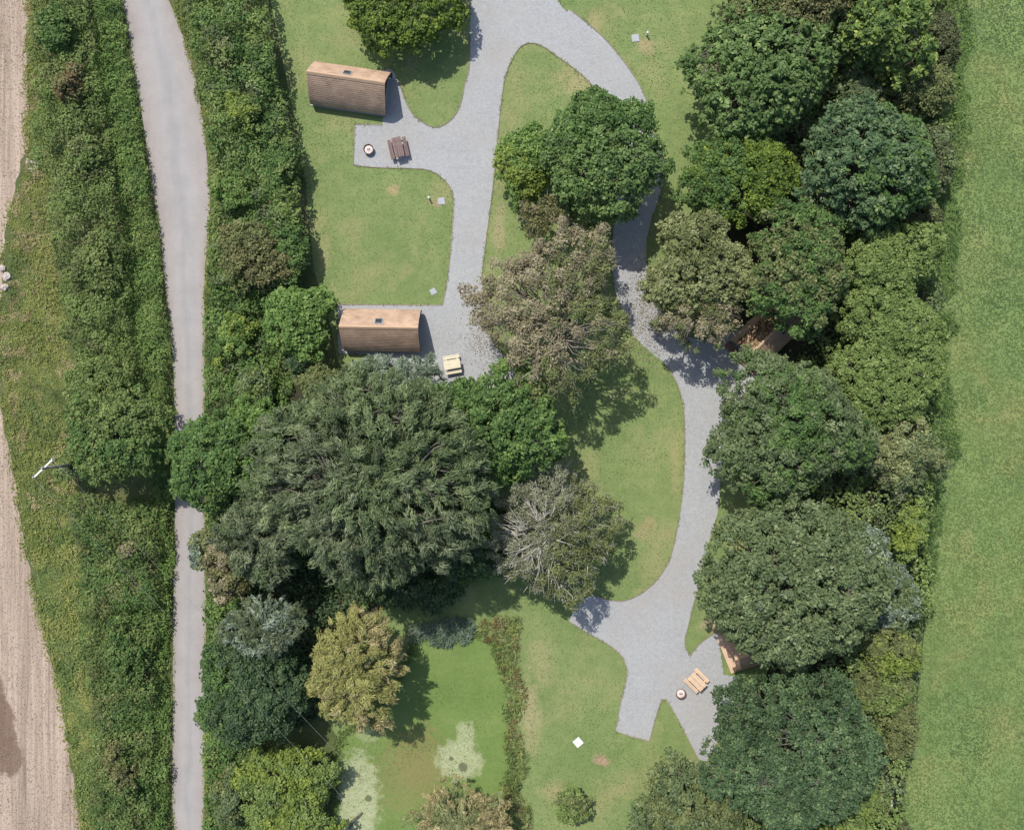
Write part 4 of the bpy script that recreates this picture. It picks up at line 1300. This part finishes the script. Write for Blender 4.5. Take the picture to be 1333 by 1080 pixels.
T_('shrub', 'narrow yellow green shrub at the pasture side of the largest tree', 'shrub', 1182, 688, 22, 44, 4.4, 'fine', 'yellowgreen', zc=2.6, pal2='hazel')
T_('shrub', 'grey green shrub below the narrow yellow green shrub', 'shrub', 1158, 778, 36, 44, 5, 'fine', 'greygreen', zc=3, pal2='silver')
T_('shrub', 'dull olive shrub at the lower right of the largest tree', 'shrub', 1158, 845, 40, 34, 4.6, 'fine', 'olive', zc=2.6, pal2='yellowgreen')
T_('shrub', 'bright hazel shrub above the olive shrub on the pasture edge', 'shrub', 1145, 893, 42, 36, 4.2, 'fine', 'hazel', zc=2.4, pal2='olive')
T_('shrub', 'olive shrub on the pasture edge beside the darkest belt tree', 'shrub', 1168, 938, 28, 46, 3.6, 'fine', 'olive', zc=2, pal2='olive')
T_('broadleaf_tree', 'dark blue green tree beside the lower fire pit bay', 'tree', 1028, 972, 114, 104, 9.6, 'broad', 'bluegreen', group=GB, zc=5.4, leafm=.8, pal2='dark', rcm=.8, irr=.05)
T_('broadleaf_tree', 'dull olive tree at the end of the lower lawn', 'tree', 898, 1062, 82, 74, 7.2, 'fine', 'olive', group=GB, zc=4.2, pal2='greygreen')
T_('shrub', 'yellow green shrub beside the grey white boulder', 'shrub', 1125, 1035, 32, 36, 3.2, 'fine', 'yellowgreen', zc=1.8, pal2='olive')
T_('shrub', 'pale yellow green shrub below the dark blue green tree', 'shrub', 1095, 1085, 46, 26, 3.6, 'fine', 'hazel', zc=2, pal2='yellowgreen')
T_('shrub', 'small olive shrub under the boulder at the pasture edge', 'shrub', 1160, 1085, 22, 28, 2.4, 'fine', 'darkolive', zc=1.3)
# central group
T_('willow_tree', 'large grey green willow with drooping plumes beside the lower open pod', 'tree', 486, 622, 156, 138, 14, 'willow', 'willow', zc=8, irr=.08, pal2='greygreen', rcm=.9)
T_('willow_tree', 'small silvery willow at the edge of the lower open pod', 'tree', 520, 506, 62, 48, 6.5, 'willow', 'silver', zc=4.4, pal2='willow', pal2_dir=(-.5, 1.2, .0))
T_('willow_tree', 'grey green willow limb tree between the large willow and the lane', 'tree', 345, 695, 62, 66, 8, 'willow', 'greygreen', zc=5, pal2='willow')
T_('shrub', 'added dark shrub standing in for shade between the large willow and the lichen tree', 'shrub', 622, 705, 48, 58, 3.6, 'broad', 'dark', zc=1.8, pal2='midgreen')  # added filler: dark leaves stand in for shade in this gap
T_('shrub', 'added low dark shrub standing in for the willow shadow above the yellow willow', 'shrub', 545, 772, 60, 26, 2.6, 'broad', 'dark', zc=1.4)  # added dark leaves in place of the large willow's shadow on grass
T_('broadleaf_tree', 'vivid green tree between the large willow and the lawn', 'tree', 645, 556, 88, 80, 8.6, 'fine', 'bright', zc=5, pal2='midgreen', leafm=1.2)
T_('lichen_tree', 'grey lichen covered tree with pale limbs spreading over the lawn', 'tree', 718, 692, 86, 92, 6.8, 'lacy', 'lichen', bark='pale_bark', zc=4.0, twigs=8, twr=1.15, pal2='olive', pal2_dir=(1, .5, .02), base=.3, dens=.92, leafm=.85, irr=.06)
T_('broadleaf_tree', 'green tree reaching over the lane', 'tree', 285, 602, 66, 62, 7.4, 'fine', 'midgreen', zc=4.6, leafm=1.15, irr=.1)
T_('shrub', 'bright green shrub between the lane tree and the large willow', 'shrub', 332, 560, 32, 48, 5, 'fine', 'bright', zc=3.2)
T_('shrub', 'brownish shrub beside the lane below the overhanging tree', 'shrub', 302, 738, 36, 46, 5, 'fine', 'olivebrown', zc=3.2, pal2='brown')
T_('shrub', 'small olive shrub leaning over the lane edge', 'shrub', 266, 715, 20, 30, 3.6, 'fine', 'paleolive', zc=2.4, pal2='silver')
T_('willow_tree', 'pale silvery willow above the darkest lane side tree', 'tree', 345, 815, 56, 42, 7, 'willow', 'silver', zc=4.8, pal2='willow', rcm=.85)
T_('broadleaf_tree', 'darkest green tree leaning to the lane beside the yellow willow', 'tree', 330, 893, 74, 76, 6.8, 'broad', 'dark', zc=4, leafm=.8, pal2='midgreen', pal2_dir=(-1, 0, -.35))
T_('yellow_willow', 'golden yellow willow standing beside the pond', 'tree', 466, 868, 62, 82, 7, 'willow', 'yellow', zc=4.6, leafm=.8, irr=.1, pal2='tan', pal2_dir=(.8, .3, -.25))
T_('shrub', 'yellow green bush beside the pale algae of the pond', 'bush', 372, 1018, 66, 52, 3.4, 'broad', 'hazel', zc=1.8, leafm=.85, pal2='yellowgreen')
T_('shrub', 'yellowest bush at the bottom beside the pond', 'bush', 382, 1072, 58, 34, 3.4, 'broad', 'yellowgreen', zc=1.9, leafm=.85, pal2='hazel')
T_('tan_willow', 'tan brown willow bush at the bottom of the pond', 'bush', 600, 1062, 66, 46, 4.2, 'willow', 'tan', zc=2.5, leafm=.75, pal2='paleolive', rcm=.8)
T_('round_bush', 'small round clipped bush alone on the lower lawn', 'bush', 745, 1047, 24, 26, 1.9, 'fine', 'olive', zc=1.0, irr=.03, leafm=.8, rcm=.7, pal2='hazel')
T_('shrub', 'bright green bush beside the lower open pod', 'bush', 389, 418, 46, 50, 4, 'fine', 'bright', zc=2.2, irr=.07, leafm=1.2)
T_('shrub', 'dark bush in the corner below the bright green bush', 'bush', 392, 474, 20, 16, 2.6, 'broad', 'dark', zc=1.4)
T_('shrub', 'small green bush in front of the large willow, beside the pod grass', 'bush', 420, 500, 34, 22, 3.4, 'fine', 'olive', zc=2)
T_('shrub', 'brownish olive hawthorn in the hedgerow above the bright bush', 'shrub', 332, 335, 52, 46, 3.8, 'fine', 'olive', zc=2.2, pal2='olivebrown')
T_('shrub', 'dark green thorn bush at the lawn side of the hedgerow', 'shrub', 378, 318, 26, 42, 3.2, 'fine', 'midgreen', zc=1.9)
T_('broadleaf_tree', 'dark green tree between the power pole and the lane', 'tree', 158, 568, 62, 72, 6.6, 'fine', 'midgreen', zc=4, pal2='bramble', leafm=1.1)
T_('shrub', 'grey green shrub in the hedgerow above the dark lane tree', 'shrub', 130, 500, 46, 36, 3.4, 'fine', 'bramble', zc=2)

lt = [o for o in scene.objects if o.name.startswith('lichen_tree')][0]
paths = []
for k in range(34):
    a = rng.uniform(0, 6.283); rr_ = rng.uniform(1.1, 3.1)
    if math.cos(a) > .5 and rng.random() < .6: continue
    st_ = np.array([-.75, 0.05, 3.6]) + rng.normal(size=3) * .15
    en = np.array([-.75 + math.cos(a) * rr_, math.sin(a) * rr_, 6.75 - .16 * rr_ ** 2 * .8])
    p = bend(st_, en, 1.1, 7, .10); paths.append((p, np.linspace(.04, .012, 7)))
    for _ in range(4):
        q = p[rng.integers(3, 6)]; e2 = q + np.array([math.cos(a), math.sin(a), .15]) * rng.uniform(.5, 1.1) + rng.normal(size=3) * np.array([.4, .4, .15])
        paths.append((bend(q, e2, .1, 4), np.linspace(.02, .008, 4)))
tubes('branches', paths, M['pale_bark'], lt, 4)

HB = 'hedgerow'
for (nm, lb, x_, y_, rx_, ry_, h_, pa, pb) in (
    ('bramble_mound', 'reddish brown bramble mound high in the hedgerow beside the upper bare soil', 92, 112, 20, 26, 2.9, 'olivebrown', 'rustweed'),
    ('hawthorn', 'dark green hawthorn at the top of the hedgerow by the bare soil', 74, 40, 24, 34, 3.0, 'bramble', 'midgreen'),
    ('hawthorn', 'yellowish hawthorn in the left hedgerow opposite the laurel pod bay', 112, 205, 24, 30, 2.9, 'hazel', 'olive'),
    ('bramble_mound', 'olive bramble mound in the left hedgerow above the pole', 125, 345, 26, 34, 2.7, 'olive', 'bramble'),
    ('hawthorn', 'pale hawthorn beside the lane at the top of the middle hedgerow', 296, 62, 24, 32, 2.5, 'paleolive', 'hazel'),
    ('hawthorn', 'dark hawthorn on the lawn side of the middle hedgerow, above the laurel pod', 336, 70, 20, 38, 3.0, 'midgreen', 'bramble'),
    ('elder_bush', 'yellow green elder in the middle hedgerow level with the laurel pod', 318, 150, 26, 28, 2.8, 'yellowgreen', 'hazel'),
    ('hawthorn', 'dark leafy hawthorn in the middle hedgerow level with the fire pit bay', 368, 215, 24, 36, 3.2, 'midgreen', 'bramble'),
    ('elder_bush', 'fresh green elder beside the lane below the fire pit bay', 305, 250, 24, 26, 2.5, 'bright', 'hazel'),
    ('elder_bush', 'bright green elder beside the lane left of the bright bush', 305, 440, 26, 30, 2.4, 'bright', 'yellowgreen'),
    ('bramble_mound', 'grey green bramble mound beside the lane below the bright bush', 330, 505, 28, 26, 2.4, 'greygreen', 'bramble'),
    ('bramble_mound', 'pale dead bramble clump in the lower left hedgerow', 168, 716, 13, 13, 2.3, 'paleolive', 'brown'),
    ('hawthorn', 'dark hawthorn in the lower left hedgerow opposite the darkest tree', 160, 850, 28, 40, 2.6, 'midgreen', 'bramble'),
    ('bramble_mound', 'brownish bramble mound near the bottom of the lower left hedgerow', 155, 1000, 26, 34, 2.5, 'bramble', 'olivebrown'),
    ('hawthorn', 'grey green hawthorn hiding the foot of the power pole', 104, 605, 30, 22, 3.4, 'bramble', 'greygreen'),
    ('elder_bush', 'grey green elder beside the lane near the yellow green pond bush', 300, 1035, 24, 40, 2.8, 'greygreen', 'olive')):
    tree(nm, lb, 'shrub', x_, y_, rx_, ry_, h_, 'fine', pa, zc=h_ * .55, pal2=pb, irr=.16)

# ------------------------------------------------------------------ short grass and litter
def edge_tufts(label, poly, n, spread, L, W, hz, pal):
    d = np.r_[0, np.cumsum(np.hypot(*np.diff(poly, axis=0).T))]
    t = rng.uniform(0, d[-1], n)
    x = np.interp(t, d, poly[:, 0]); y = np.interp(t, d, poly[:, 1])
    k = vnoise(x, y, 1.1, 55, 3) > .44
    x, y = x[k], y[k]; m_ = len(x)
    x = x + rng.normal(size=m_) * spread; y = y + rng.normal(size=m_) * spread
    k = (np.abs(x) < 44) & (np.abs(y) < 38); x, y = x[k], y[k]; m_ = len(x)
    o = leaves('edge_grass', np.stack([x, y, .03 + hz * rng.random(m_)], 1), rng.normal(size=(m_, 3)) * .5 + np.array([0, 0, 1.]), L * rng.uniform(.5, 1.4, m_), W * rng.uniform(.6, 1.3, m_), rng.random(m_) * .8, LM[pal])
    tag(o, label, 'grass', None, 'stuff')
edge_tufts('straggling grass tufts over the gravel drive edges', gravel_poly, 4500, .055, .15, .05, .03, 'lawnblade')
blades('soil_clods', 'small dry clods scattered over the bare soil', [np.concatenate([so_xy, np.array([(-44, -60), (-44, 60)])])], [], 45, .10, .09, .03, 'clod', seed=37, up=1.4, lean=.8, amp=.8)
edge_tufts('weeds and clods along the edge of the bare soil', so_xy, 6000, .22, .24, .08, .08, 'roughgrass')
edge_tufts('grass creeping onto the left lane edge', rl, 2600, .10, .22, .07, .06, 'bramble')
edge_tufts('grass creeping onto the right lane edge', rr, 3600, .10, .22, .07, .06, 'roughgrass')
edge_tufts('sedge fringe round the pond', np.concatenate([pond_poly, pond_poly[:1]]), 5000, .22, .35, .06, .18, 'bramble')
gravel_l = gravel_poly
lawn_area = gxy([(352, -60), (930, -60), (930, 480), (960, 900), (900, 1130), (680, 1130), (640, 800), (420, 520)])
excl = [gravel_l, pond_poly, gxy(wf1), gxy(wf2)]
blades('grass', 'short mown lawn grass between the drives', [lawn_area], excl, 42, .13, .05, .018, 'lawnblade', seed=31, up=3.5)
blades('grass', 'thicker pasture grass of the open field', [np.concatenate([gxy(fe[2:-3]), gxy([(1400, 1180), (1400, -100)])])], [], 85, .20, .08, .05, 'fieldblade', seed=33, up=2.6, amp=1.25)


blades('duckweed', 'tiny duckweed rafts floating on the pond', [pond_poly], [], 160, .16, .12, .01, 'duckweed', seed=35, up=4.0, lean=.5)


def litter(label, px, py, rx, ry, n, pal='litter'):
    c = at(px, py)
    x = c[0] + rng.normal(size=n) * rx / S * .5; y = c[1] + rng.normal(size=n) * ry / S * .5
    nrm = rng.normal(size=(n, 3)) * .3 + np.array([0, 0, 1.])
    o = leaves('fallen_leaves', np.stack([x, y, np.full(n, .03) + rng.random(n) * .02], 1), nrm, rng.uniform(.05, .13, n), rng.uniform(.03, .08, n), rng.random(n), LM[pal])
    tag(o, label, 'leaves', kind='stuff')
litter('brown leaf litter on the gravel west of the bare tree', 640, 440, 36, 50, 1500)
litter('brown leaf litter on the gravel bend beside the olive tree', 845, 400, 36, 80, 3200)

# roof debris on the half hidden pod
pr = pods[2]
n = 950
t = rng.uniform(-.2, 2.85, n); k = rng.uniform(0.05, 1.2, n)
sgn = -np.ones(n)
hp2 = resample(smooth_path(PROF, 8), 200)
order = np.argsort(hp2[:, 0][60:]); zz = np.interp(k, hp2[60:][order][:, 0], hp2[60:][order][:, 1])
P = np.stack([t, sgn * k, zz + .05], 1)
o = leaves('roof_litter', P, rng.normal(size=(n, 3)) * .3 + np.array([0, 0, 1.]), rng.uniform(.12, .35, n), rng.uniform(.06, .2, n), rng.random(n) * .6, LM['rustweed'])
o.location = pr.location; o.rotation_euler = pr.rotation_euler
tag(o, 'brown twigs and dead leaves lying on the half hidden pod roof', 'leaves', kind='stuff')
print("LEAF TRIS", TRIS[0])
